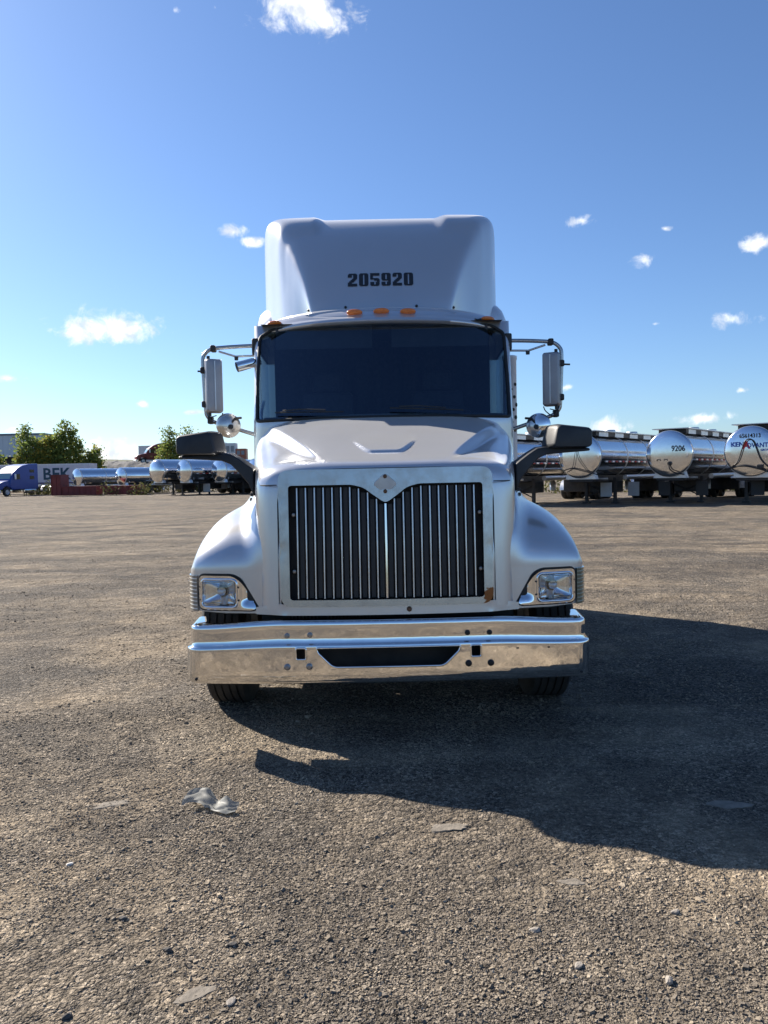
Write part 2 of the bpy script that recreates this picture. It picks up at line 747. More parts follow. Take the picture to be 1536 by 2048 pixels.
def island_mat(name, cols, rough=.9, hue=0, bump=0, bscale=80, trans=0):
    m, nt, b = new_mat(name)
    N, L = nt.nodes, nt.links
    g = N.new('ShaderNodeNewGeometry')
    r = N.new('ShaderNodeValToRGB')
    e = r.color_ramp.elements
    while len(e) < len(cols):
        e.new(.5)
    for i, c in enumerate(cols):
        e[i].position = i / (len(cols) - 1)
        e[i].color = (*c, 1)
    L.new(g.outputs['Random Per Island'], r.inputs['Fac'])
    L.new(r.outputs['Color'], b.inputs['Base Color'])
    b.inputs['Roughness'].default_value = rough
    b.inputs['Specular IOR Level'].default_value = .25
    if bump:
        tc = N.new('ShaderNodeTexCoord')
        n = N.new('ShaderNodeTexNoise')
        n.inputs['Scale'].default_value = bscale
        L.new(tc.outputs['Object'], n.inputs['Vector'])
        bu = N.new('ShaderNodeBump')
        bu.inputs['Distance'].default_value = bump
        L.new(n.outputs['Fac'], bu.inputs['Height'])
        L.new(bu.outputs[0], b.inputs['Normal'])
    if trans:
        tr = N.new('ShaderNodeBsdfTranslucent')
        L.new(r.outputs['Color'], tr.inputs['Color'])
        mx = N.new('ShaderNodeMixShader')
        mx.inputs[0].default_value = trans
        L.new(b.outputs[0], mx.inputs[1])
        L.new(tr.outputs[0], mx.inputs[2])
        L.new(mx.outputs[0], N['Material Output'].inputs['Surface'])
    return m


STONE = island_mat('gravel_stone', [(.135, .116, .095), (.225, .190, .147), (.305, .257, .195), (.180, .156, .128), (.41, .347, .265)], .9, bump=.002, bscale=200)
def patchy(m):
    """loose stone comes in darker and paler, dustier drifts"""
    nt = m.node_tree
    N, L = nt.nodes, nt.links
    b = N['Principled BSDF']
    src = b.inputs['Base Color'].links[0].from_socket
    tc = N.new('ShaderNodeTexCoord')
    n = N.new('ShaderNodeTexNoise')
    n.inputs['Scale'].default_value = 1.1
    n.inputs['Detail'].default_value = 5
    n.inputs['Roughness'].default_value = .65
    n.inputs['Distortion'].default_value = .8
    L.new(tc.outputs['Object'], n.inputs['Vector'])
    r = N.new('ShaderNodeValToRGB')
    r.color_ramp.elements[0].position = .36
    r.color_ramp.elements[1].position = .62
    r.color_ramp.elements[0].color = (.60, .60, .61, 1)
    r.color_ramp.elements[1].color = (1.13, 1.10, 1.05, 1)
    L.new(n.outputs['Fac'], r.inputs['Fac'])
    mx = N.new('ShaderNodeMix')
    mx.data_type = 'RGBA'
    mx.blend_type = 'MULTIPLY'
    mx.inputs['Factor'].default_value = 1
    L.new(src, mx.inputs['A'])
    L.new(r.outputs['Color'], mx.inputs['B'])
    L.new(mx.outputs['Result'], b.inputs['Base Color'])


patchy(STONE)
LEAF = island_mat('green_leaf', [(.11, .16, .04), (.17, .23, .06), (.25, .28, .07), (.13, .18, .05)], .6, trans=.5)
LEAFY = island_mat('yellowing_leaf', [(.24, .24, .04), (.38, .30, .05), (.20, .23, .05), (.42, .30, .04)], .6, trans=.4)
BARK = pmat('bark', (.07, .055, .042), .9, var=.3, vscale=6)


def ground_mat():
    m, nt, b = new_mat('gravel_yard')
    N, L = nt.nodes, nt.links
    tc = N.new('ShaderNodeTexCoord')
    co = tc.outputs['Object']

    def noise(sc, det=6, ro=.6, vec=None, dist=0):
        n = N.new('ShaderNodeTexNoise')
        n.inputs['Scale'].default_value = sc
        n.inputs['Detail'].default_value = det
        n.inputs['Roughness'].default_value = ro
        n.inputs['Distortion'].default_value = dist
        L.new(vec or co, n.inputs['Vector'])
        return n.outputs['Fac']

    def vor(sc, feat='F1', out='Distance', rnd=1.0):
        n = N.new('ShaderNodeTexVoronoi')
        n.feature = feat
        n.inputs['Scale'].default_value = sc
        n.inputs['Randomness'].default_value = rnd
        L.new(co, n.inputs['Vector'])
        return n.outputs[out]

    def ramp(v, stops):
        r = N.new('ShaderNodeValToRGB')
        e = r.color_ramp.elements
        while len(e) < len(stops):
            e.new(.5)
        for i, (p, c) in enumerate(stops):
            e[i].position = p
            e[i].color = (*c, 1) if isinstance(c, tuple) else (c, c, c, 1)
        L.new(v, r.inputs['Fac'])
        return r.outputs['Color']

    def mixc(f, a, b_, mode='MIX'):
        n = N.new('ShaderNodeMix')
        n.data_type = 'RGBA'
        n.blend_type = mode
        if isinstance(f, float):
            n.inputs['Factor'].default_value = f
        else:
            L.new(f, n.inputs['Factor'])
        L.new(a, n.inputs['A'])
        if isinstance(b_, tuple):
            n.inputs['B'].default_value = (*b_, 1)
        else:
            L.new(b_, n.inputs['B'])
        return n.outputs['Result']

    def mth(op, a, b_):
        n = N.new('ShaderNodeMath')
        n.operation = op
        for i, q in enumerate((a, b_)):
            if isinstance(q, (int, float)):
                n.inputs[i].default_value = q
            else:
                L.new(q, n.inputs[i])
        return n.outputs[0]
    def vor2(sc):
        n = N.new('ShaderNodeTexVoronoi')
        n.inputs['Scale'].default_value = sc
        L.new(co, n.inputs['Vector'])
        sep = N.new('ShaderNodeSeparateColor')
        L.new(n.outputs['Color'], sep.inputs[0])
        return n.outputs['Distance'], sep.outputs[0]
    # broad patches of packed earth and loose grey gravel, long faint wheel tracks
    mp = N.new('ShaderNodeMapping')
    mp.inputs['Rotation'].default_value = (0, 0, R(-20))
    mp.inputs['Scale'].default_value = (.16, .75, 1)
    L.new(co, mp.inputs['Vector'])
    tracks = noise(1.0, 5, .68, mp.outputs[0], 1.2)
    broad = noise(.55, 5, .66, dist=.6)
    mid = noise(3.1, 5, .68)
    base = ramp(mid, [(.30, (.128, .102, .073)), (.5, (.208, .170, .124)), (.70, (.295, .244, .179))])
    base = mixc(ramp(broad, [(.40, 0.), (.60, .85)]), base, (.118, .106, .092), 'MIX')
    base = mixc(ramp(tracks, [(.38, .6), (.52, 0.)]), base, (.092, .080, .067), 'MIX')
    base = mixc(ramp(tracks, [(.56, 0.), (.68, .5)]), base, (.270, .231, .178), 'MIX')
    # turning wheel tracks: pairs of darker arcs, broken up by the noise
    lane = None
    for cx_, cy_, rr_ in ((-21, 17, 9.0), (-21, 17, 11.1), (12, 62, 44.0), (12, 62, 46.0), (-4, -22, 36.0), (-4, -22, 38.0), (17, 8, 7.5), (17, 8, 9.6), (-30, 40, 24.0), (-30, 40, 26.1)):
        vm = N.new('ShaderNodeVectorMath')
        vm.operation = 'DISTANCE'
        L.new(co, vm.inputs[0])
        vm.inputs[1].default_value = (cx_, cy_, 0)
        d_ = mth('ABSOLUTE', mth('SUBTRACT', vm.outputs['Value'], rr_), 0)
        lane = d_ if lane is None else mth('MINIMUM', lane, d_)
    lane = mth('ADD', lane, mth('MULTIPLY', mth('SUBTRACT', tracks, .5), 1.6))
    base = mixc(ramp(lane, [(.12, .62), (.42, 0.)]), base, (.082, .071, .060), 'MIX')
    # stones of several sizes
    d1, c1 = vor2(70)
    d2, c2 = vor2(190)
    loose = ramp(broad, [(.36, .30), (.56, .95)])
    sl = N.new('ShaderNodeSeparateColor')
    L.new(loose, sl.inputs[0])
    base = mixc(sl.outputs[0], base, ramp(c1, [(0., .30), (.35, .80), (.8, 1.2), (1., 2.1)]), 'MULTIPLY')
    base = mixc(sl.outputs[0], base, ramp(c2, [(0., .4), (.5, 1.), (1., 1.8)]), 'MULTIPLY')
    drift = noise(1.1, 5, .65, dist=.8)
    base = mixc(1.0, base, ramp(drift, [(.36, (.72, .72, .73)), (.62, (1.08, 1.055, 1.02))]), 'MULTIPLY')
    L.new(base, b.inputs['Base Color'])
    b.inputs['Roughness'].default_value = .95
    b.inputs['Specular IOR Level'].default_value = .15
    # relief
    h1 = mth('MULTIPLY', mth('SUBTRACT', .6, d1), .013)
    h2 = mth('MULTIPLY', mth('SUBTRACT', .6, d2), .007)
    h3 = mth('ADD', mth('MULTIPLY', mid, .085), mth('MULTIPLY', noise(13, 3, .7), .045))
    h5 = mth('MULTIPLY', tracks, .10)
    packed = ramp(broad, [(.38, .35), (.62, 1.)])
    sp = N.new('ShaderNodeSeparateColor')
    L.new(packed, sp.inputs[0])
    h = mth('ADD', mth('MULTIPLY', mth('ADD', h1, h2), sp.outputs[0]), mth('ADD', h3, h5))
    bu = N.new('ShaderNodeBump')
    bu.inputs['Strength'].default_value = 1.0
    bu.inputs['Distance'].default_value = 1.0
    L.new(h, bu.inputs['Height'])
    L.new(bu.outputs[0], b.inputs['Normal'])
    return m


GROUND = ground_mat()


# ------------------------------------------------------------------ ground
def ground_z(x, y):
    x, y = np.asarray(x, float), np.asarray(y, float)
    d = np.hypot(x, y - 4)
    near = np.clip(1 - d / 90, 0, 1)
    z = .035 * vnoise(x * .22, y * .22, 1) + .022 * vnoise(x * .8, y * .8, 2) + .010 * vnoise(x * 2.7, y * 2.7, 3) + .006 * vnoise(x * 8, y * 8, 4)
    # shallow wheel ruts crossing the yard
    for (px, py, ang, w) in ((-6, 12, -24, .3), (-6, 14.1, -24, .3), (4, 19, 8, .35), (4, 21, 8, .35), (-9, 22, -40, .3)):
        a = R(ang)
        q = -(x - px) * math.sin(a) + (y - py) * math.cos(a) + .5 * np.sin(.22 * (x - px))
        z = z - .022 * np.exp(-(q / w)**2) + .012 * np.exp(-((np.abs(q) - w * 1.7) / (w * .5))**2)
    return z * near


def build_ground():
    n = 330
    t = np.linspace(-1, 1, n)
    gx = 1.9 * np.sinh(7.4 * t)
    gy = 4 + 1.9 * np.sinh(7.4 * t)
    X, Y = np.meshgrid(gx, gy)
    Z = ground_z(X, Y)
    v = np.stack([X, Y, Z], -1).reshape(-1, 3)
    idx = np.arange(n * n).reshape(n, n)
    f = np.stack([idx[:-1, :-1], idx[:-1, 1:], idx[1:, 1:], idx[1:, :-1]], -1).reshape(-1, 4)
    me = bpy.data.meshes.new('ground')
    me.vertices.add(len(v))
    me.vertices.foreach_set('co', v.ravel())
    me.loops.add(f.size)
    me.loops.foreach_set('vertex_index', f.ravel().astype(np.int32))
    me.polygons.add(len(f))
    me.polygons.foreach_set('loop_start', (np.arange(len(f)) * 4).astype(np.int32))
    me.update(calc_edges=True)
    me.materials.append(GROUND)
    me.shade_smooth()
    o = bpy.data.objects.new('ground', me)
    C.objects.link(o)
    o['kind'] = 'structure'
    return o


build_ground()

_t = (1 + 5**.5) / 2
ICO_V = np.array([(-1, _t, 0), (1, _t, 0), (-1, -_t, 0), (1, -_t, 0), (0, -1, _t), (0, 1, _t), (0, -1, -_t), (0, 1, -_t), (_t, 0, -1), (_t, 0, 1), (-_t, 0, -1), (-_t, 0, 1)], float)
ICO_V /= np.linalg.norm(ICO_V[0])
ICO_F = np.array([(0, 11, 5), (0, 5, 1), (0, 1, 7), (0, 7, 10), (0, 10, 11), (1, 5, 9), (5, 11, 4), (11, 10, 2), (10, 7, 6), (7, 1, 8), (3, 9, 4), (3, 4, 2), (3, 2, 6), (3, 6, 8), (3, 8, 9), (4, 9, 5), (2, 4, 11), (6, 2, 10), (8, 6, 7), (9, 8, 1)])


CUBE_V = np.array([(-1, -1, -1), (1, -1, -1), (1, 1, -1), (-1, 1, -1), (-1, -1, 1), (1, -1, 1), (1, 1, 1), (-1, 1, 1)], float) * .72
CUBE_F = np.array([(0, 1, 5), (0, 5, 4), (1, 2, 6), (1, 6, 5), (2, 3, 7), (2, 7, 6), (3, 0, 4), (3, 4, 7), (4, 5, 6), (4, 6, 7)])


def stones_mesh(name, px, py, size, mat):
    """angular crushed chips: jittered blocks without an underside"""
    n = len(px)
    V = CUBE_V[None] + .62 * (rng.random((n, 8, 3)) - .5)
    sc = np.stack([size * rng.uniform(.75, 1.35, n), size * rng.uniform(.6, 1.1, n), size * rng.uniform(.4, .75, n)], -1)
    V = V * sc[:, None, :]
    a = rng.uniform(0, 2 * PI, n)
    tx = rng.normal(0, .45, n)
    c, s = np.cos(a)[:, None], np.sin(a)[:, None]
    ct, st = np.cos(tx)[:, None], np.sin(tx)[:, None]
    y, z = V[..., 1] * ct - V[..., 2] * st, V[..., 1] * st + V[..., 2] * ct
    x = V[..., 0]
    W = np.stack([x * c - y * s, x * s + y * c, z], -1)
    W[..., 0] += px[:, None]
    W[..., 1] += py[:, None]
    W[..., 2] += (ground_z(px, py) + sc[:, 2] * rng.uniform(-.15, .45, n))[:, None]
    F = (CUBE_F[None] + (np.arange(n) * 8)[:, None, None]).reshape(-1, 3)
    me = bpy.data.meshes.new(name)
    me.vertices.add(n * 8)
    me.vertices.foreach_set('co', W.ravel())
    me.loops.add(F.size)
    me.loops.foreach_set('vertex_index', F.ravel().astype(np.int32))
    me.polygons.add(len(F))
    me.polygons.foreach_set('loop_start', (np.arange(len(F)) * 3).astype(np.int32))
    me.update(calc_edges=True)
    me.materials.append(mat)
    me.shade_flat()
    return me


def build_gravel():
    P = []
    # near field: loose chippings, thinner on the packed patches
    def scatter(n, y0, y1, smin, smax, power, patch):
        y = y0 + (y1 - y0) * rng.random(n)**power
        x = rng.uniform(-1, 1, n) * (y * .56 + .5)
        k = vnoise(x * .9, y * .9, 21) + .6 * vnoise(x * 2.3, y * 2.3, 22) + .35 * vnoise(x * 6, y * 6, 23)
        keep = rng.random(n) < np.clip(.60 + k * patch, .05, 1)
        s = smin + (smax - smin) * rng.random(n)**3.2
        P.append((x[keep], y[keep], s[keep]))
    scatter(150000, 2.0, 5.2, .0020, .0056, 1.1, 2.8)
    scatter(34000, 2.0, 9.0, .0045, .0095, 1.2, 2.4)
    scatter(22000, 5.0, 20, .006, .012, 1.3, 2.0)
    scatter(450, 2.0, 12, .010, .018, 1.1, .8)
    x = np.concatenate([p[0] for p in P])
    y = np.concatenate([p[1] for p in P])
    s = np.concatenate([p[2] for p in P])
    me = stones_mesh('gravel', x, y, s, STONE)
    o = bpy.data.objects.new('gravel', me)
    C.objects.link(o)
    tag(o, 'loose grey-brown gravel chippings strewn over the yard in front of the truck', 'gravel', kind='stuff')


build_gravel()


# ------------------------------------------------------------------ the silver tractor unit
T = thing('semi_truck', 'silver sleeper-cab semi truck facing the camera with chrome bumper and tall roof fairing', 'truck', (0.01, 5.45, 0), world_parts=True)
TO = -Vector(T.location)
# parts are authored with the grille at y = 4.6 and the road at z = 0
_keep = T.location.copy()
T.location = (0.0, 5.45, 0.0)

HW = [(4.60, .655), (4.61, .70), (4.64, .745), (4.70, .785), (4.80, .81), (5.0, .845), (5.3, .90), (5.7, .975), (6.0, 1.015)]
HT = [(4.60, 1.645), (4.61, 1.658), (4.64, 1.678), (4.70, 1.698), (4.80, 1.725), (5.0, 1.783), (5.4, 1.915), (5.7, 2.005), (6.0, 2.075)]
HC = [(4.60, .34), (4.8, .42), (5.0, .50), (5.3, .64), (5.7, .82), (6.0, .92)]
HD = [(4.60, 0), (4.72, .004), (4.9, .026), (5.15, .05), (5.5, .055), (5.8, .032), (6.0, .012)]


def build_hood():
    ys = list(np.unique(np.concatenate([np.linspace(4.60, 4.72, 14), np.linspace(4.72, 6.0, 130)])))
    pts = []
    for y in ys:
        W, Tz = smooth_interp(HW, y), smooth_interp(HT, y)
        k = (y - 4.6) / 1.4
        n = 5.2 + .8 * k
        zm = Tz - (.30 + .22 * k)
        Cw, D = smooth_interp(HC, y), smooth_interp(HD, y)
        row = []
        half = []
        for j in range(8):                                   # side wall
            z = .80 + (zm - .80) * j / 8
            flare = .0
            half.append((W + flare, z, 0))
        m = 400
        for j in range(m + 1):                               # shoulder and top
            q = j / m
            # even spacing in x over the top
            a = (PI / 2) * (1 - (1 - q)**1.0)
            ca, sa = max(0, math.cos(a)), max(0, math.sin(a))
            x = W * ca**(2 / n)
            z = zm + (Tz - zm) * sa**(2 / n)
            half.append((x, z, 1))
        # even spacing along the section
        hp = np.array([h_[:2] for h_ in half])
        dd = np.concatenate([[0], np.cumsum(np.hypot(*np.diff(hp, axis=0).T))])
        tt = np.linspace(0, dd[-1], 150)
        half = [(float(a_), float(b_), 1 if b_ >= zm else 0) for a_, b_ in zip(np.interp(tt, dd, hp[:, 0]), np.interp(tt, dd, hp[:, 1]))]
        full = []
        for (x, z, tflag) in half:
            full.append((-x, z, tflag))
        for (x, z, tflag) in reversed(half[:-1]):
            full.append((x, z, tflag))
        for (x, z, tflag) in full:
            ax = abs(x)
            if tflag:
                w = sstep(W, W - .10, ax) if ax > Cw else 1
                z -= D * sstep(Cw - .012, Cw + .05, ax) * (.35 + .65 * w)
                z -= .020 * (ax / max(W, .1))**2 * k          # crown
                # raised badge step behind the nose
                yb = 4.86 + .26 * sstep(.085, .24, ax) * 1.1
                if ax < .235:
                    z += .014 * sstep(yb, yb + .018, y) * sstep(5.35, 4.95, y) * sstep(.235, .17, ax)
            yy = y + .17 * (x / 1.0)**2 * k**2
            yy += .07 * (z - 1.2) * sstep(.35, 0, k)
            if k < .12:
                yy += .035 * (ax / .65)**2 * (1 - k / .12)
            row.append((x, yy, z))
        pts.append(row)
    return MB().grid(pts)


hood = obj('hood', build_hood(), PAINT, T, smooth=180)
hood['label'] = 'broad silver hood with raised centre panel'

for s_ in (-1, 1):
    obj('hood_seam', MB().tube([(s_ * smooth_interp(HW, y_) * .972, y_ + .02, 1.552) for y_ in (4.603, 4.61, 4.62, 4.635, 4.65, 4.67, 4.70, 4.73, 4.76)], .0035, 6), GASKET, hood, smooth=60)
# plan of the nose front face
def nose_y(x, z=1.2):
    return 4.595 + .035 * (x / .65)**2 + .07 * (z - 1.2)


# ---- grille surround: plate with a notched opening
SX, SZ0, SZ1 = .644, .822, 1.640
surr_outer = round_poly([(-SX + .01, SZ0), (SX - .01, SZ0), (SX, SZ1), (-SX, SZ1)], .07, 6)
open_pts = [(-.580, .862), (.580, .862), (.582, 1.546), (.20, 1.546), (.13, 1.527), (.075, 1.485), (.022, 1.447), (0, 1.438),
            (-.022, 1.447), (-.075, 1.485), (-.13, 1.527), (-.20, 1.546), (-.582, 1.546)]
open_poly = round_poly(open_pts, .022, 4)
surround = obj('grille_surround', panel(surr_outer, [open_poly], lambda x, z: (x, nose_y(x, z) - .022, z), (.04, .04)), SURR, T, smooth=60, solid=.02, offset=0)
md = surround.modifiers.new('bevel', 'BEVEL')
md.width = .005
md.segments = 2
md.limit_method = 'ANGLE'
surround['label'] = 'dull bright-metal grille surround with rust spots'
# raised diamond where the badge was, with two bolts
dia = MB().prism(round_poly([(0, 1.482), (.075, 1.548), (0, 1.614), (-.075, 1.548)], .02, 3), nose_y(0, 1.55) - .0345, nose_y(0, 1.55) - .030, 'Y')
obj('badge_diamond', dia, PAINT2, surround, bevel=.002)


def bolt_mesh(r, d=.012, n=12):
    return MB().lathe([(0, -d), (r * .45, -d), (r * .5, -d * .75), (r * .72, -d * .7), (r, -d * .3), (r, 0)], n=n)


bm_small = bolt_mesh(.013)
_me = {}


def bolt(parent, x, y, z, r, m, d=.012):
    key = (round(r, 4), m.name)
    if key not in _me:
        o = obj('bolt', bolt_mesh(r, d), m, parent, smooth=40)
        _me[key] = o.data
    else:
        o = obj('bolt', _me[key], m, parent)
    o.location = Vector(o.location) + Vector((x, y, z))
    return o


for z in (1.592, 1.503):
    bolt(surround, 0, nose_y(0, z) - .037, z, .012, RUST)
# black mesh insert and bright bars
ins = obj('grille_insert', panel(open_poly, [], lambda x, z: (x, nose_y(x, z) + .03, z), (.06, .2)), DARK, T, smooth=60)
wall_pts = []
op = densify(open_poly, .05)
mbw = MB()
mbw.grid([[(x, nose_y(x, z) - .016, z) for x, z in op + op[:1]], [(x, nose_y(x, z) + .03, z) for x, z in op + op[:1]]])
obj('grille_rim', mbw, BLACKP, T, smooth=40)


def top_open(x):
    ax = abs(x)
    return interp([(0, 1.440), (.022, 1.449), (.075, 1.487), (.13, 1.529), (.20, 1.545), (.6, 1.545)], ax)


pitch = .0532
for i in range(-10, 11):
    x = i * pitch
    zt = top_open(x) - (.012 if i else .008)
    w = .0044 if i else .0066
    b_ = MB().box((-w, -.012, .866 - 1.2), (w, .012, zt - 1.2))
    o = obj('grille_bar', b_, BRIGHT if i else CHROME2, T, bevel=.002)
    o.location = Vector(o.location) + Vector((x, nose_y(x) - .004, 1.2))
    o.rotation_euler = (-math.atan(.07) + R(random.uniform(-.12, .12)), R(random.uniform(-.10, .10)), 0)
    if i < 10:                                                # darker fin between two bright bars
        xm = x + pitch / 2
        z2 = min(top_open(x), top_open(x + pitch)) - .01
        o = obj('grille_fin', MB().box((-.016, -.008, .866 - 1.2), (.016, .008, z2 - 1.2)), BLACKP, T, bevel=.004)
        o.location = Vector(o.location) + Vector((xm, nose_y(xm) + .014, 1.2))
        o.rotation_euler = (-math.atan(.07), 0, 0)
for x, z in ((-.556, 1.37), (-.556, 1.03), (.566, 1.366), (.566, 1.027)):
    bolt(ins, x, nose_y(x, z) + .012, z, .014, BOLT, .016)

# lower lip of the hood under the surround and dark air gap with the radiator
obj('hood_lip', panel([(-.80, .768), (.80, .768), (.80, .81), (.655, .835), (-.655, .835), (-.80, .81)], [], lambda x, z: (x, nose_y(min(abs(x), .7), z) + max(0, abs(x) - .62) * .35 - .004, z), (.04, .02)), PAINT, T, smooth=60, solid=.01, offset=0)
bolt(T, .13, nose_y(.13, .8) - .012, .800, .016, RUST)
rad = obj('radiator', MB().box((-.78, 4.74, .42), (.78, 4.80, .84)), DARK, T)
for i in range(26):
    if 8 < i < 11:
        continue
    x = -.62 + i * .022
    obj('radiator_fin', MB().box((x, 4.728, .70), (x + .010, 4.742, .775)), DARKMETAL, rad)
obj('crossmember', MB().box((-.95, 4.62, .44), (.95, 4.70, .60)), DARK, T, bevel=.01)

# ---- fenders
FZ = [(.66, 1.47), (.85, 1.45), (.99, 1.410), (1.09, 1.362), (1.16, 1.308), (1.205, 1.242), (1.230, 1.15), (1.238, 1.08)]


FY = [(.60, 4.600), (.66, 4.618), (.72, 4.646), (.80, 4.680), (.9, 4.705), (1.0, 4.722), (1.1, 4.748), (1.2, 4.795), (1.238, 4.835)]
tear = round_poly([(.795, .802), (.83, .788), (1.166, .792), (1.166, 1.000), (.955, 1.000), (.905, .972)], .035, 5)
gask = round_poly([(.780, .800), (.822, .775 + .004), (1.176, .780), (1.176, 1.010), (.950, 1.011), (.893, .982)], .04, 5)


def fen_front(x):
    return smooth_interp(FY, x)


def build_fender(s):
    xs = [.64 + .02 * i for i in range(27)] + list(np.linspace(1.185, 1.238, 12))
    rows = []
    outer = []
    ZT = 1.022
    for x in xs:
        yf = fen_front(x)
        zc = smooth_interp(FZ, x)
        zt = ZT
        prof = []
        for j in range(31):
            a = PI / 2 * j / 30
            prof.append((yf + .012 + (5.52 - yf - .012) * (1 - math.cos(a)), zt + (max(zc, zt + .005) - zt) * math.sin(a)**.90))
        for j in range(1, 17):
            a = PI / 2 * j / 16
            prof.append((5.52 + .62 * math.sin(a), .80 + (zc - .80) * math.cos(a)**.8 if j < 16 else .80))
        row = []
        for (y, z) in prof:
            W = smooth_interp(HW, min(6, max(4.6, y)))
            fw = .10
            fil = min(1.0, max(0, (W + fw - x) / fw))
            z = z + .09 * fil**2.2 * sstep(ZT, 1.16, z) * sstep(6.2, 5.4, y)
            row.append((s * x, y, z))
        rows.append(row)
        outer = prof
    mb = MB().grid(rows)
    # front face with the opening for the lamp
    fp = panel([(.64, .770), (1.0, .770), (1.238, .783), (1.238, ZT), (.64, ZT)], [gask], lambda x, z: (s * x, fen_front(x) + .012 * (z - .775) / (ZT - .775), z), (.02, .03))
    mb.add(fp.v, fp.f)
    outer = [(fen_front(1.238), .783), (fen_front(1.238) + .006, .9)] + outer
    n = len(outer)
    A, B = [], []
    for i, (y, z) in enumerate(outer):
        A.append((s * 1.238, y, z))
        t = i / (n - 1)
        B.append((s * 1.232, 5.56 - .64 * math.cos(PI * t), max(.785 if t < .5 else .5, .52 + .62 * math.sin(PI * t))))
    mb.grid([A, B, [(s * 1.14, p[1], p[2]) for p in B]])
    # chin below the lamp
    ch = []
    for x in xs:
        yf = fen_front(x)
        zl = .770 + .013 * max(0, x - 1.0) / .238
        ch.append([(s * x, yf, zl), (s * x, yf + .012, zl - .006), (s * x, yf + .05, zl + .002), (s * x, yf + .09, zl + .03)])
    mb.grid(ch)
    return mb


for s in (-1, 1):
    fd = build_fender(s)
    o = obj('fender', fd, PAINT, T, smooth=50)
    # inner wheel-arch liner
    arch = [[(s * xx, 5.56 - .63 * math.cos(PI * t / 20), .52 + .61 * math.sin(PI * t / 20)) for t in range(5, 21)] for xx in (.7, 1.22)]
    obj('wheel_arch_liner', MB().grid(arch), DARK, T, smooth=60)


# ---- head lamps
def lamp_y(x):
    return fen_front(abs(x)) + .012


for s in (-1, 1):
    lens_poly = rrect(.922, .806, 1.152, .978, .030, 4)

    def mp(x, z, s=s, d=0.0):
        return (s * x, lamp_y(x) - .010 + d, z)
    H = obj('headlight', panel([(s_[0], s_[1]) for s_ in tear], [lens_poly], lambda x, z: (s * x, lamp_y(x) - .022 + .03 * sstep(.915, .84, x) * sstep(.80, .86, z), z), (.011, .011)), CHROME2, T, smooth=60, solid=.012, offset=0)
    obj('gasket', panel(gask, [lens_poly], lambda x, z: (s * x, lamp_y(x) - .004, z), (.04, .04)), GASKET, H, smooth=60)
    # chrome retaining ring
    rg = densify(lens_poly, .02)
    ring = MB()
    for grow, dy in ((1.0, 0),):
        ring.tube([(s * x, lamp_y(x) - .030, z) for x, z in rg + rg[:2]], .0075, 8, caps=False)
    obj('lens_ring', ring, CHROME2, H, smooth=80)
    cx, cz = 1.037, .892
    # reflector bowl: rounded rectangle shrinking back
    rows = []
    for k in range(9):
        t = k / 8
        sc = math.sqrt(max(0, 1 - t**2 * .93))
        rows.append([(s * (cx + (x - cx) * sc), lamp_y(cx) + .0 + .09 * t + (lamp_y(x) - lamp_y(cx)) * (1 - t) - .02, cz + (z - cz) * sc) for x, z in rg + rg[:1]])
    obj('reflector', MB().grid(rows), CHROME2, H, smooth=60)
    bulb = MB().lathe([(0, -.015), (.014, -.012), (.024, -.002), (.026, .02)], (s * (cx + .0), lamp_y(cx) + .035, cz), n=16)
    obj('bulb_cap', bulb, ALU, H, smooth=60)
    ln = panel(lens_poly, [], lambda x, z: (s * x, lamp_y(x) - .030 - .012 * (1 - ((x - cx) / .12)**2) * (1 - ((z - cz) / .09)**2), z), (.015, .015))
    obj('lens', ln, LENS, H, smooth=180)
    # wrap-round turn signal
    path = [(1.182, lamp_y(1.18) - .020), (1.205, lamp_y(1.19) - .016), (1.222, lamp_y(1.19) + .004), (1.240, lamp_y(1.19) + .035), (1.249, lamp_y(1.19) + .08), (1.252, lamp_y(1.19) + .17)]
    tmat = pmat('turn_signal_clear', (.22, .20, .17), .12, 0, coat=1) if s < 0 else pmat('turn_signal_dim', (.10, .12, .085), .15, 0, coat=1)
    TS = obj('turn_signal', MB().grid([[(s * x, y, z) for x, y in path] for z in (.775, .80, .90, .985, .997)]), tmat, T, smooth=180, solid=.01, offset=0)
    for k in range(9):
        z = .79 + k * .0235
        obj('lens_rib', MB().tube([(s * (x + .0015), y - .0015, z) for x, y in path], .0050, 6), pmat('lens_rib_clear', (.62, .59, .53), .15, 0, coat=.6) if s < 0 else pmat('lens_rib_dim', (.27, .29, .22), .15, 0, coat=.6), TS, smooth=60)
    for k in range(4):
        bolt(H, s * (.912 if k < 2 else 1.160), lamp_y(.91 if k < 2 else 1.16) - .028, .85 if k % 2 else .93, .006, BLACKBOLT)

# ---- chrome bumper: swept sheet with real openings
bpath = []
BXE = 1.128
for i in range(61):
    x = BXE * i / 60
    bpath.append((x, 4.45 + .060 * (x / BXE)**2.2))
for i in range(1, 13):
    a = PI / 2 * i / 12
    bpath.append((BXE + .075 * math.sin(a), 4.510 + .075 * (1 - math.cos(a)) + .009 * math.sin(a)))
for i in range(1, 11):
    bpath.append((1.203 + .002 * i, bpath[72][1] + .025 * i))
bl = [0]
for i in range(1, len(bpath)):
    bl.append(bl[-1] + math.dist(bpath[i], bpath[i - 1]))
BLEN = bl[-1]


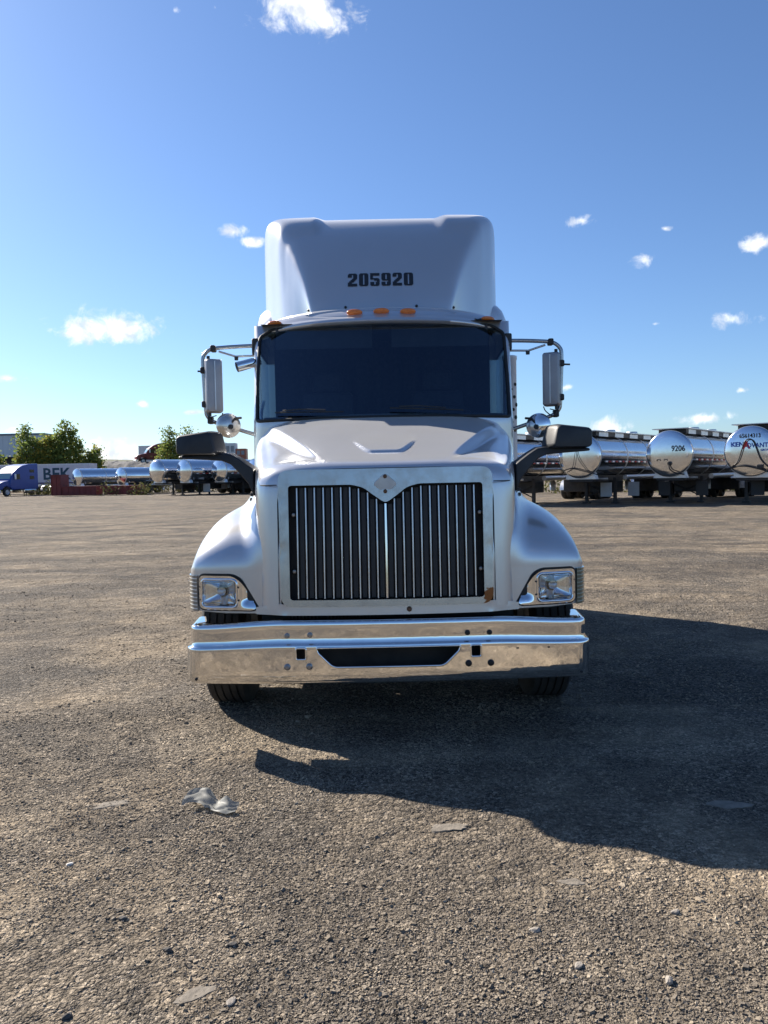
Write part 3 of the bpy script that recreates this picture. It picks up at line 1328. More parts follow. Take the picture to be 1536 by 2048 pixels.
def bplan(sv):
    a = abs(sv)
    x = float(np.interp(a, bl, [p[0] for p in bpath]))
    y = float(np.interp(a, bl, [p[1] for p in bpath]))
    y2 = float(np.interp(min(a + .004, BLEN), bl, [p[1] for p in bpath]))
    x2 = float(np.interp(min(a + .004, BLEN), bl, [p[0] for p in bpath]))
    x1 = float(np.interp(max(a - .004, 0), bl, [p[0] for p in bpath]))
    y1 = float(np.interp(max(a - .004, 0), bl, [p[1] for p in bpath]))
    t = Vector((x2 - x1, y2 - y1)).normalized()
    nrm = Vector((t.y, -t.x))                                   # outward
    return (x, y, nrm)


BD = [(.385, -.014), (.392, -.003), (.405, .002), (.44, .004), (.600, .004), (.611, .003), (.6155, .000), (.619, -.015), (.623, -.0185), (.66, -.019), (.728, -.020), (.741, -.022), (.747, -.026), (.750, -.036), (.751, -.054), (.751, -.100)]
BA = [0]
for i in range(1, len(BD)):
    BA.append(BA[-1] + math.dist(BD[i], BD[i - 1]))
ATOP = BA[-1]


def a_of(z):
    return float(np.interp(z, [p[0] for p in BD[:-1]], BA[:-1]))


def bump_map(sv, a):
    x, y, nrm = bplan(sv)
    z = float(np.interp(a, BA, [p[0] for p in BD]))
    d = float(np.interp(a, BA, [p[1] for p in BD]))
    zz = z - .024 * sstep(.60, 1.15, abs(sv)) * sstep(.39, .74, z)
    sg = 1 if sv >= 0 else -1
    return (sg * (x + nrm.x * d), y + nrm.y * d, zz)


def bump_pt(x, z):
    return bump_map(s_of(x), a_of(z))


def s_of(x):
    return math.copysign(float(np.interp(abs(x), [p[0] for p in bpath], bl)), x)


b_outer = [(-BLEN, 0.0), (BLEN, 0.0), (BLEN, ATOP), (-BLEN, ATOP)]
slot = round_poly([(s_of(-.422), .598), (s_of(-.415), .570), (s_of(-.325), .482), (s_of(.325), .482), (s_of(.415), .570), (s_of(.422), .598)], .03, 5)
slot = [(a, a_of(b)) for a, b in slot]
sq = [[(a, a_of(b)) for a, b in rrect(s_of(x) - .030, .530, s_of(x) + .030, .598, .010, 3)] for x in (-.512, .512)]
alev = sorted(set([round(b, 4) for b in BA[1:-1]] + list(np.arange(.06, a_of(.6) - .005, .03)) + [a_of(z) for z in (.66, .68, .70)] + [ATOP - .011]))
bumper = obj('bumper', panel(b_outer, [slot] + sq, bump_map, (.018, .0095), alev), CHROME, T, smooth=50)
bumper['label'] = 'polished chrome bumper with centre slot and tow holes'
for x, z, m in ((-.595, .668, BOLT), (-.460, .672, BOLT), (.466, .668, BLACKBOLT), (.596, .666, BLACKBOLT), (-.594, .488, BOLT), (-.464, .490, BOLT), (.467, .492, BLACKBOLT), (.598, .491, BLACKBOLT)):
    p = bump_pt(x, z)
    bolt(bumper, p[0], p[1] - .002, p[2], .0195 if z < .6 else .016, m, .014)
for s in (-1, 1):
    p = bump_map(s * (BLEN - .36), a_of(.415))
    bolt(bumper, p[0], p[1], p[2], .009, BLACKBOLT)
for x, z in ((.757, .574), (.943, .579)):
    p = bump_pt(x, z)
    obj('slot_hole', MB().box((p[0] - .007, p[1] - .002, p[2] - .004), (p[0] + .007, p[1] + .004, p[2] + .004)), GASKET, bumper)
# rims of the openings
for lp in [slot] + sq:
    d = densify(lp, .02)
    mbx = MB()
    mbx.grid([[tuple(np.add(bump_map(a, b), (0, .0, 0))) for a, b in d + d[:1]], [tuple(np.add(bump_map(a, b), (0, .035, 0))) for a, b in d + d[:1]]])
    obj('opening_rim', mbx, CHROME, bumper, smooth=50)
    obj('rolled_edge', MB().tube([tuple(np.add(bump_map(a, b), (0, .002, 0))) for a, b in d + d[:2]], .0065, 8, caps=False), CHROME2, bumper, smooth=80)
obj('bumper_backing', MB().box((-.62, 4.60, .43), (.62, 4.615, .72)), DARK, bumper)

# ---- cab shell: one sheet wrapped round the front and both sides, with window openings
cplan = []
for i in range(49):
    x = .93 * i / 48
    cplan.append((x, 5.86 + .235 * x * x, 1.0))
cx0, cy0 = cplan[-1][:2]
for i in range(1, 11):
    a = (PI / 2 - .41) * i / 10 + .41
    cplan.append((.93 + .11 * (math.sin(a) - math.sin(.41)) / (1 - math.sin(.41)), cy0 + .17 * (math.cos(.41) - math.cos(a)) / math.cos(.41), 1 - .25 * i / 10))
y_s = cplan[-1][1]
for i in range(1, 26):
    y = y_s + (7.42 - y_s) * i / 25
    cplan.append((1.04 + .03 * sstep(6.5, 7.4, y), y, .75 * (1 - sstep(y_s, 6.95, y))))
cl = [0]
for i in range(1, len(cplan)):
    cl.append(cl[-1] + math.dist(cplan[i][:2], cplan[i - 1][:2]))
CL = cl[-1]


def cab_map(sv, z, off=0.0):
    a = abs(sv)
    x = float(np.interp(a, cl, [p[0] for p in cplan]))
    y = float(np.interp(a, cl, [p[1] for p in cplan]))
    w = float(np.interp(a, cl, [p[2] for p in cplan]))
    sg = 1 if sv >= 0 else -1
    xi = x + .05 * max(0, z - 2.1) * sstep(.3, 1.0, x) * (1 - .8 * sstep(6.5, 7.2, y))
    yy = y + .60 * max(z - 2.08, -.05) * w
    if off:
        yy += off * (1 if a < cl[48] else sstep(cl[58], cl[48], a))
        xi -= off * sstep(cl[48], cl[58], a)
    return (sg * xi, yy, z)


s_pillar = cl[52]
ws_in = [(-cl[52], 2.04), (cl[52], 2.04), (cl[52], 2.30), (cl[51], 2.76), (cl[46], 2.825), (cl[24], 2.842), (0, 2.848), (-cl[24], 2.842), (-cl[46], 2.825), (-cl[51], 2.76), (-cl[52], 2.30)]
ws_poly = round_poly(ws_in, .035, 5)


def s_at_y(y):
    return float(np.interp(y, [p[1] for p in cplan[58:]], cl[58:]))


win = []
for s in (-1, 1):
    w = [(s_at_y(6.42), 2.08), (s_at_y(7.36), 2.08), (s_at_y(7.36), 2.66), (s_at_y(6.66), 2.70), (s_at_y(6.44), 2.45)]
    win.append(round_poly([(s * a, b) for a, b in (w if s > 0 else w[::-1])], .06, 5))
cab_outer = [(-CL, 1.0), (CL, 1.0), (CL, 2.93), (cl[60], 2.90), (cl[54], 2.872), (-cl[54], 2.872), (-cl[60], 2.90), (-CL, 2.93)]
cab = obj('cab', panel(cab_outer, [ws_poly] + win, cab_map, (.035, .035)), PAINT, T, smooth=40, solid=.012, offset=-1)
cab['label'] = 'silver cab shell round the windshield'
ws = obj('windshield', panel(ws_poly, [], lambda a, b: cab_map(a, b, .006), (.04, .04)), GLASS, T, smooth=180)
ws['label'] = 'dark one-piece curved windshield'
wp = densify(ws_poly, .03)
obj('gasket', MB().tube([cab_map(a, b, -.002) for a, b in wp + wp[:2]], .013, 8, caps=False), GASKET, ws, smooth=80)
for k in (0, 1):
    o = obj('door_window', panel(win[k], [], lambda a, b: cab_map(a, b, .004), (.06, .06)), GLASS, T, smooth=180)
    w2 = densify(win[k], .05)
    obj('gasket', MB().tube([cab_map(a, b) for a, b in w2 + w2[:2]], .012, 6, caps=False), GASKET, o, smooth=80)
# wipers
for s0, s1, z1 in ((-.30, -.86, 2.100), (.62, .05, 2.105)):
    wpn = MB()
    pts = []
    for k in range(9):
        t = k / 8
        p = Vector(cab_map(s0 + (s1 - s0) * t, 2.085 + (z1 - 2.085) * t, -.03))
        pts.append(p)
    wpn.tube(pts, .006, 6)
    wpn.tube([pts[2] + Vector((0, -.02, .012)), pts[5] + Vector((0, -.025, .02)), pts[7] + Vector((0, -.015, .012))], .006, 6)
    obj('wiper', wpn, BLACKP, ws, smooth=60)
obj('cowl', MB().grid([[(x, 5.93 + .22 * x * x + dy, z) for x in np.linspace(-1.0, 1.0, 31)] for dy, z in ((0, 2.045), (.05, 2.062), (.12, 2.03))]), BLACKP, T, smooth=60)


# ---- roof visor with marker lamps
def visor_profile(x):
    ax = abs(x)
    y = 6.275 + .27 * x * x
    drop = .050 * (ax / 1.04)**5 + .045 * sstep(1.0, 1.085, ax)**1.5
    lift = .012 * (1 - (ax / 1.04)**2)
    r = [(y + .10, 2.815 - drop + lift), (y - .005, 2.818 - drop + lift), (y - .018, 2.832 - drop + lift), (y - .006, 2.856 - drop + lift), (y + .022, 2.885 - drop), (y + .05, 2.915 - drop), (y + .085, 2.945 - drop * 1.2), (y + .13, 2.970 - drop * 1.5),
         (y + .20, 2.992 - drop * 2), (y + .32, 3.008 - drop * 2.4), (y + .55, 3.02 - drop * 2.6), (y + 1.0, 3.02 - drop * 2.6)]
    return r


def visor_dense(x, n=44):
    pr = visor_profile(x)
    L_ = [0]
    for i in range(1, len(pr)):
        L_.append(L_[-1] + math.dist(pr[i], pr[i - 1]))
    ts = np.concatenate([np.linspace(0, L_[3], 8)[:-1], np.linspace(L_[3], L_[8], n), np.linspace(L_[8], L_[-1], 8)[1:]])
    yy = [smooth_interp(list(zip(L_, [p[0] for p in pr])), t) if t > L_[2] else float(np.interp(t, L_, [p[0] for p in pr])) for t in ts]
    zz = [float(np.interp(t, L_, [p[1] for p in pr])) for t in ts]
    out = []
    for t, y, z in zip(ts, yy, zz):
        q = (t - L_[3]) / (L_[8] - L_[3])
        # shallow lens-shaped recess that carries the three centre lamps
        half = .34 * math.sqrt(max(0, 1 - (x / .62)**2)) if abs(x) < .62 else 0
        dpt = 0
        if half > 0:
            dpt = .012 * sstep(half, half - .07, abs(q - .42))
        out.append((x, y + dpt * .8, z - dpt * .5))
    return out


visor = obj('roof_visor', MB().grid([visor_dense(x) for x in np.linspace(-1.085, 1.085, 160)]), PAINT, T, smooth=60)
visor['label'] = 'silver roof visor above the windshield'
vb = BVHTree.FromPolygons([tuple(v.co) for v in visor.data.vertices], [tuple(p.vertices) for p in visor.data.polygons])
mk = bmesh.new()
bmesh.ops.create_uvsphere(mk, u_segments=24, v_segments=12, radius=1)
for v in mk.verts:
    v.co.x = math.copysign(abs(v.co.x)**.85, v.co.x) * .066
    v.co.y *= .030
    v.co.z *= .0225
mkm = bpy.data.meshes.new('marker_lamp')
mk.to_mesh(mkm)
mk.free()
for x, z, rz in ((-.895, 2.880, -24), (-.218, 2.925, -5), (0.0, 2.930, 0), (.218, 2.925, 5), (.890, 2.880, 24)):
    hit = vb.ray_cast(Vector((x, 5.0, z)), Vector((0, 1, 0)))[0]
    o = obj('marker_lamp', mkm, AMBER, visor, smooth=180)
    o.location = (hit.x, hit.y - .014, hit.z + .004)
    o.rotation_euler = (R(-30), 0, R(rz))
# torn sealant by the right-hand lamp
hit = vb.ray_cast(Vector((.80, 5.0, 2.875)), Vector((0, 1, 0)))[0]
obj('lamp_sealant', MB().tube([(.775, hit.y - .012, 2.880), (.80, hit.y - .004, 2.870), (.825, hit.y + .002, 2.878), (.845, hit.y + .016, 2.862)], [.004, .010, .012, .005], 6), BLACKP, visor, smooth=60)


# ---- roof fairing
def catmull(P, n):
    P = [np.array(p, float) for p in P]
    Q = [2 * P[0] - P[1]] + P + [2 * P[-1] - P[-2]]
    out = []
    for i in range(1, len(Q) - 2):
        p0, p1, p2, p3 = Q[i - 1:i + 3]
        for k in range(n):
            t = k / n
            out.append(.5 * ((2 * p1) + (-p0 + p2) * t + (2 * p0 - 5 * p1 + 4 * p2 - p3) * t * t + (-p0 + 3 * p1 - 3 * p2 + p3) * t**3))
    out.append(P[-1])
    return out


# stations: side foot (x, y, z), crown (y, z), squareness
FS = [(.600, 6.66, 2.98, 6.56, 2.99, 8.0), (.625, 6.69, 2.985, 6.60, 3.12, 12.0), (.680, 6.75, 2.99, 6.68, 3.33, 13.0), (.770, 6.84, 2.99, 6.80, 3.57, 15.0), (.870, 6.96, 2.99, 6.94, 3.77, 17.0),
      (.955, 7.12, 2.98, 7.12, 3.92, 17.0), (1.055, 7.34, 2.96, 7.36, 4.00, 20.0), (1.125, 7.62, 2.95, 7.68, 4.045, 20.0), (1.165, 8.2, 2.95, 8.2, 4.07, 20.0), (1.175, 9.0, 2.95, 9.0, 4.07, 20.0), (1.18, 9.66, 2.95, 9.66, 4.05, 20.0)]


def build_fairing():
    rows = []
    for st in catmull(FS, 10):
        xs_, ys_, zs_, yc, zc, n = st
        row = []
        m = 100
        aa = np.concatenate([np.linspace(0, .02, 200)[:-1], np.linspace(.02, PI / 2 - .02, 1500), np.linspace(PI / 2 - .02, PI / 2, 200)[1:]])
        cx_, qx_ = np.cos(aa).clip(0)**(2 / n), np.sin(aa).clip(0)**(2 / n)
        dd = np.concatenate([[0], np.cumsum(np.hypot(np.diff(cx_ * xs_), np.diff(qx_ * max(.05, zc - zs_))))])
        tt = np.linspace(0, dd[-1], m + 1)
        fxs, fqs = np.interp(tt, dd, cx_), np.interp(tt, dd, qx_)
        for j in range(-m, m + 1):
            fx, fq = float(fxs[m - abs(j)]), float(fqs[m - abs(j)])
            x = xs_ * fx
            z = zs_ + (zc - zs_) * fq
            y = ys_ + (yc - ys_) * fq - .0 * fx
            # plan curve of the front face
            y += .10 * (x / 1.0)**2 * sstep(7.6, 6.6, yc) * fq
            # shoulders stand proud of the centre channel near the top
            up = sstep(3.76, 4.0, zc)
            z += (.015 * sstep(.50, .62, abs(x)) - .006) * up * fq
            y -= .050 * sstep(.49, .60, abs(x)) * sstep(3.70, 3.90, zc) * sstep(7.9, 7.3, yc) * fq
            row.append((math.copysign(x, j), y, z))
        rows.append(row)
    mb = MB().grid(rows)
    mb.f.append(tuple(range(len(mb.v) - 201, len(mb.v))))
    return mb


fair = obj('roof_fairing', build_fairing(), PAINT, T, smooth=60)
fair['label'] = 'tall silver roof fairing with black stencilled number'
fb = BVHTree.FromPolygons([tuple(v.co) for v in fair.data.vertices], [tuple(p.vertices) for p in fair.data.polygons])

GL = {'2': ["/#####\\", "###.###", "###.###", "....###", "...###/", "..###/.", ".###/..", "###....", "#######", "#######"],
      '0': ["/#####\\", "###.###", "###.###", "###.###", "###.###", "###.###", "###.###", "###.###", "###.###", "\\#####/"],
      '5': ["#######", "#######", "##.....", "##.....", "######\\", "...####", ".....##", "###.###", "###.###", "\\#####/"],
      '9': ["/#####\\", "###.###", "###.###", "###.###", "###.###", "\\######", ".....##", "###.###", "###.###", "\\#####/"]}


def stencil_digit(ch, x0, z0, w, h):
    g = GL[ch]
    nr, nc = len(g), len(g[0])
    mb = MB()
    cw, chh = w / nc, h / nr

    def pr(x, z):
        hh = fb.ray_cast(Vector((x, 5.5, z)), Vector((0, 1, 0)))[0]
        return (x, hh.y - .005, z)
    for r_ in range(nr):
        for c_ in range(nc):
            q = g[r_][c_]
            if q == '.':
                continue
            xa, xb = x0 + c_ * cw, x0 + (c_ + 1) * cw
            zb, za = z0 + h - r_ * chh, z0 + h - (r_ + 1) * chh
            quad = [(xa, za), (xb, za), (xb, zb), (xa, zb)]
            upper = r_ < nr / 2
            if q == '/':
                quad = [quad[0], quad[1], quad[2]] if (c_ < nc / 2) else [quad[0], quad[2], quad[3]]
            if q == '\\':
                quad = [quad[0], quad[1], quad[3]] if (c_ > nc / 2) else [quad[1], quad[2], quad[3]]
            k = len(mb.v)
            mb.v += [pr(*p) for p in quad]
            mb.f.append(tuple(range(k, k + len(quad))))
    return mb


num = '205920'
dw, gap = .080, .0155
x0 = -(6 * dw + 5 * gap) / 2
for i, ch in enumerate(num):
    obj('number_digit', stencil_digit(ch, x0 + i * (dw + gap), 3.208 - .0 * i, dw, .118), DECAL_WORN, fair)
# fixing screws along the foot of the fairing
for x in (-.94, -.62, -.30, .30, .62, .94):
    h_ = fb.ray_cast(Vector((x, 5.5, 3.02)), Vector((0, 1, 0)))[0]
    if h_:
        bolt(fair, x, h_.y - .002, 3.02, .012, BLACKBOLT)


# ---- sleeper box
def build_sleeper():
    plan = [(1.00, 7.22), (1.06, 7.26), (1.13, 7.33), (1.19, 7.43), (1.215, 7.56), (1.222, 7.75), (1.222, 9.70)]
    pl = catmull([(x, y, 0) for x, y in plan], 5)
    mb = MB()
    LV = ((.62, .03), (.66, .0), (1.2, 0), (2.0, 0), (2.7, 0), (2.98, .003), (3.08, .014), (3.15, .035), (3.20, .07), (3.235, .12), (3.25, .19))
    for sg in (-1, 1):
        mb.grid([[(sg * (p[0] - i_), p[1] + i_ * (1 if p[1] < 7.6 else 0), z) for p in pl] for z, i_ in LV])
    mb.box((-1.20, 9.68, .63), (1.20, 9.70, 3.10))
    mb.box((-1.03, 7.45, 3.10), (1.03, 9.66, 3.14))
    return mb


slp = obj('sleeper', build_sleeper(), PAINT, T, smooth=40)
obj('sleeper_roof_seam', MB().grid([[(s * 1.226, y, z) for y in (7.62, 9.6)] for s, z in ((1, 2.935), (1, 2.955))]), GASKET, slp)
for s in (-1, 1):
    obj('side_skirt', MB().prism([(6.15, .55), (9.6, .55), (9.6, 1.05), (6.25, 1.05)], s * 1.12, s * 1.20), PAINT, T, bevel=.02)
    obj('fuel_tank', MB().lathe([(0, 6.35), (.24, 6.36), (.29, 6.41), (.30, 6.5), (.30, 8.5), (.29, 8.6), (.24, 8.65), (0, 8.66)], (s * .86, 0, .62), n=28), CHROME2, T, smooth=40)
    for sc_, (y0, z0) in enumerate(((6.85, 1.5), (6.88, 1.2))):
        obj('door_handle', MB().box((s * 1.07 - .012, y0, z0), (s * 1.07 + .012, y0 + .16, z0 + .03)), BLACKP, cab, bevel=.006)
    # air-horn bracket studs on the cab side of the sleeper
    for z in (3.17, 3.11):
        bolt(slp, s * 1.15, 7.34, z - .35, .012, BLACKBOLT)

# exhaust stack with its perforated guard
stk = obj('exhaust_stack', MB().lathe([(.062, 1.0), (.062, 2.62), (.068, 2.63), (.068, 2.66), (.055, 2.665), (.05, 2.3)], (1.165, 7.10, 0), 'Z', 24), WHITEP, T, smooth=40)
for k in range(15):
    z = 2.05 + .038 * k + (k % 3) * .006
    a = R(-90 + ((k * 37) % 100) - 40)
    o = obj('guard_hole', MB().lathe([(0, -.003), (.011 + .004 * (k % 3), -.003), (.012 + .004 * (k % 3), 0)], n=8), DARK, stk)
    o.location = (1.165 + .063 * math.cos(a), 7.10 + .063 * math.sin(a), z - .25 + .1)
    o.rotation_euler = (0, 0, a + PI / 2)
obj('grab_rail', MB().tube([(-1.10, 7.16, 1.3), (-1.12, 7.12, 1.4), (-1.12, 7.12, 2.2), (-1.10, 7.16, 2.3)], .016, 8), CHROME2, T, smooth=60)

# ---- door mirrors on C-brackets
for s in (-1, 1):
    br = MB()
    pth = [(1.06, 6.52, 2.705), (1.20, 6.50, 2.698), (1.37, 6.47, 2.683), (1.43, 6.46, 2.668), (1.475, 6.455, 2.63), (1.490, 6.45, 2.57), (1.484, 6.45, 2.35), (1.476, 6.45, 2.17), (1.462, 6.45, 2.115), (1.42, 6.45, 2.075), (1.34, 6.46, 2.045), (1.20, 6.48, 2.000), (1.03, 6.52, 1.945)]
    cp = catmull(pth, 5)
    br.tube([(s * p[0], p[1], p[2]) for p in cp], .0165, 12)
    bk = obj('mirror_bracket', br, pmat('bracket_metal', (.42, .42, .42), .26, .9, var=.12), T, smooth=80)
    obj('bracket_mount', MB().box((s * 1.055 - .03, 6.47, 2.62), (s * 1.055 + .03, 6.57, 2.76)), BLACKP, bk, bevel=.012)
    obj('brace', MB().tube([(s * 1.36, 6.47, 2.655), (s * 1.22, 6.48, 2.612), (s * 1.12, 6.5, 2.618), (s * 1.05, 6.52, 2.622)], .009, 8), ALU, bk, smooth=60)
    obj('brace_knob', MB().lathe([(0, -.02), (.016, -.018), (.018, .01), (0, .012)], (s * 1.215, 6.475, 2.598), 'Z', 10), BLACKP, bk, smooth=60)
    for (x, z, hgt) in ((1.40, 2.678, .03), (1.44, 2.088, .035), (1.30, 2.03, .03), (1.488, 2.50, .03), (1.484, 2.22, .03)):
        obj('clamp', MB().box((s * x - .022, 6.42, z - hgt), (s * x + .022, 6.49, z + hgt * .8)), DARKMETAL, bk, bevel=.01)
    # head: a rounded box turned towards the driver, back towards us
    ang = R(34) * (1 if s < 0 else -1)
    outl = rrect(-.070, -.222, .070, .222, .022, 5)
    hd = MB()
    rows = []
    for dy, sc in ((.035, .97), (.03, 1.0), (.0, 1.0), (-.025, .97), (-.04, .86), (-.045, .6), (-.046, .02)):
        rows.append([(x * sc, dy, z * (1 - (1 - sc) * .4)) for x, z in outl + outl[:1]])
    hd.grid(rows)
    hm = obj('mirror_head', hd, pmat('mirror_back', (.30, .30, .32), .40, .6, var=.06), T, smooth=40)
    hm.location = Vector(hm.location) + Vector((s * 1.400, 6.43, 2.365))
    hm.rotation_euler = (0, 0, ang * .75)
    g = obj('mirror_glass', MB().prism(outl, .034, .038, 'Y'), CHROME2, hm)
    for z in (-.23, .225):
        obj('pivot', MB().lathe([(0, -.02), (.014, -.018), (.014, .02), (0, .022)], (s * .04, 0, z), 'Z', 10), BLACKP, hm, smooth=50)
    obj('rib', MB().box((-.004, -.052, -.20), (.004, -.044, .20)), ALU, hm)
    # round spot mirror on the lower arm
    cm = MB().lathe([(0, -.050), (.03, -.048), (.06, -.040), (.088, -.022), (.100, .0), (.103, .014), (.094, .018), (0, .022)], n=40)
    sm = obj('spot_mirror', cm, CHROME2 if s > 0 else pmat('spot_mirror_back', (.62, .6, .56), .25, .9), T, smooth=50)
    sm.location = Vector(sm.location) + Vector((s * 1.275, 6.38, 2.035 if s < 0 else 1.985))
    sm.rotation_euler = (R(-4), 0, R(-26 * s))
    obj('arm', MB().tube([(0, -.03, 0), (-s * .04, -.06, .05), (-s * .10, -.02, .06)], .010, 8), DARKMETAL, sm, smooth=60)
    obj('hub', MB().lathe([(0, -.075), (.018, -.073), (.022, -.05), (.02, -.035)], (0, 0, -.02), n=12), BLACKP, sm, smooth=50)
    obj('loose_wire', MB().tube([tuple(c) for c in catmull([(s * 1.33, 6.42, 2.14), (s * 1.345, 6.40, 2.10), (s * 1.40, 6.39, 2.06), (s * 1.43, 6.40, 2.10), (s * 1.38, 6.41, 2.12)], 6)], .0045, 6), BLACKP, bk, smooth=60)
    obj('bracket_pin', MB().tube([(s * 1.49, 6.45, 2.49), (s * 1.56, 6.45, 2.487)] if s > 0 else [(-1.49, 6.45, 2.49), (-1.535, 6.45, 2.492)], .008, 6), BLACKP, bk, smooth=60)
# look-down mirror over the left-hand door
ld = obj('look_down_mirror', MB().tube([(-1.02, 6.45, 2.56), (-1.07, 6.40, 2.545), (-1.19, 6.35, 2.505)], [.028, .040, .042], 16), CHROME2, T, smooth=50)

# ---- black hood mirrors
for s in (-1, 1):
    hx = rrect(-.135, -.075, .135, .075, .03, 5)
    rows = []
    for dy, sc, sz_, dz in ((.10, .93, .96, 0), (.09, .98, 1.0, 0), (.02, 1.0, 1.0, 0), (-.05, .995, .99, -.001), (-.090, .975, .95, -.003), (-.112, .945, .89, -.005), (-.120, .90, .82, -.006)):
        row = []
        for x, z in hx + hx[:1]:
            # inner edge leans, outer top corner is rounded off
            out = x * s
            zz = z * sz_ + dz + (.010 if z > 0 else 0) * (1 if x * 1 < 0 else -1)
            lean = -.02 * (z / .075) if x < 0 else 0
            row.append((s * (x * sc - lean), dy, zz))
        rows.append(row)
    hmb = MB().grid(rows)
    nh = len(rows[0])
    hmb.f.append(tuple(range(len(hmb.v) - nh, len(hmb.v) - 1)))
    M = obj('hood_mirror', hmb, BLACKP, T, smooth=50)
    M.location = Vector(M.location) + Vector((s * 1.232, 5.20, 1.832))
    M.rotation_euler = (0, 0, R(10 * s))
    M['label'] = 'black plastic hood mirror on a cranked arm'
    obj('mirror_glass', MB().prism(rrect(-.12, -.062, .12, .062, .025, 4), .098, .102, 'Y'), CHROME2, M)
    # arm: a flat cranked blade, wide at the foot
    cen = [(.125, .745 - 1.0 + .185), ]
    A = [(1.37, 1.752, 1.735), (1.20, 1.760, 1.725), (1.08, 1.765, 1.715), (1.02, 1.757, 1.690), (.96, 1.722, 1.630), (.90, 1.680, 1.560), (.865, 1.655, 1.475)]
    rows = []
    for dy in (-.035, .035):
        pass
    mbq = MB()
    L1 = [(s * x, 5.14 - .06 * sstep(1.1, .87, x), zt) for x, zt, zb in A]
    L2 = [(s * x, 5.13 - .06 * sstep(1.1, .87, x), zb) for x, zt, zb in A]
    L3 = [(s * x, 5.26, zb) for x, zt, zb in A]
    L4 = [(s * x, 5.26, zt + .012) for x, zt, zb in A]
    mbq.grid([L1, L2, L3, L4, L1])
    mbq.add([L1[0], L2[0], L3[0], L4[0]], [(0, 1, 2, 3)])
    mbq.add([L1[-1], L2[-1], L3[-1], L4[-1]], [(0, 1, 2, 3)])
    arm = obj('mirror_arm', mbq, BLACKP, T, bevel=.008)

# side badges on the hood
for s in (-1, 1):
    bd = MB()
    r5 = random.Random(3)
    for k in range(6):
        z = 1.31 + k * .033
        bd.box((s * .895 - .012, 5.16 + .02 * (k % 2), z), (s * .895 + .016, 5.30 - .03 * (k % 3), z + .022))
    o = obj('side_badge', bd, BLACKP, hood, bevel=.004)
    o.location = (s * .0, 0, 0)

# ---- wheels
def tyre_profile(r, w):
    h = w / 2
    pr = [(r * .58, -h * .80), (r * .66, -h * .95), (r * .80, -h * 1.0), (r * .92, -h * .98), (r * .975, -h * .90), (r, -h * .80)]
    for g_ in (-.52, -.18, .18, .52):
        pr += [(r, h * (g_ - .045)), (r - .014, h * (g_ - .03)), (r - .014, h * (g_ + .03)), (r, h * (g_ + .045))]
    pr += [(r, h * .80), (r * .975, h * .90), (r * .92, h * .98), (r * .80, h), (r * .66, h * .95), (r * .58, h * .80)]
    return pr


tyre_me = obj('tyre', MB().lathe(tyre_profile(.515, .285), axis='X', n=72), RUBBER, T, smooth=35)
rim_mb = MB().lathe([(.30, -.11), (.30, -.06), (.26, -.02), (.20, .03), (.12, .05), (.10, .09), (0, .10)], axis='X', n=36)
first = True
for (y, xs_) in ((5.56, (1.105,)), (10.75, (1.08, .76)), (12.05, (1.08, .76))):
    for s in (-1, 1):
        for x in xs_:
            wo = bpy.data.objects.new('wheel', tyre_me.data)
            C.objects.link(wo)
            wo.parent = T
            wo.location = Vector((s * x, y, .505)) - Vector(T.location)
            if s < 0:
                wo.rotation_euler = (0, 0, PI)
            rm = obj('rim', rim_mb, ALU, wo, smooth=40)
tm_ = tyre_me.data
bpy.data.objects.remove(tyre_me)
obj('front_axle', MB().box((-.95, 5.50, .36), (.95, 5.62, .50)), DARKMETAL, T, bevel=.02)
for s in (-1, 1):
    obj('frame_rail', MB().box((s * .43 - .04, 4.75, .72), (s * .43 + .04, 12.7, .98)), DARKMETAL, T)
    obj('mud_flap', MB().box((s * .92 - .3, 12.75, .25), (s * .92 + .3, 12.77, .95)), RUBBER, T)
    obj('cab_step', MB().box((s * .98 - .16, 6.10, .42), (s * .98 + .16, 6.32, .50)), ALU, T, bevel=.01)
obj('engine', MB().box((-.40, 4.95, .55), (.40, 6.1, 1.45)), DARK, T, bevel=.05)
obj('firewall', MB().box((-.98, 6.12, .75), (.98, 6.18, 2.0)), DARK, T)
obj('cab_floor', MB().box((-1.0, 6.15, .95), (1.0, 9.6, 1.02)), DARK, T)
obj('oil_pan', MB().box((-.28, 5.0, .34), (.28, 5.9, .56)), DARK, T, bevel=.04)
obj('rear_axle', MB().box((-.9, 10.69, .42), (.9, 10.81, .56)).box((-.9, 11.99, .42), (.9, 12.11, .56)), DARKMETAL, T, bevel=.02)
obj('fifth_wheel', MB().prism([(-.45, 10.9), (.45, 10.9), (.45, 11.5), (.15, 11.95), (-.15, 11.95), (-.45, 11.5)], 1.08, 1.14, 'Z'), DARKMETAL, T, bevel=.02)

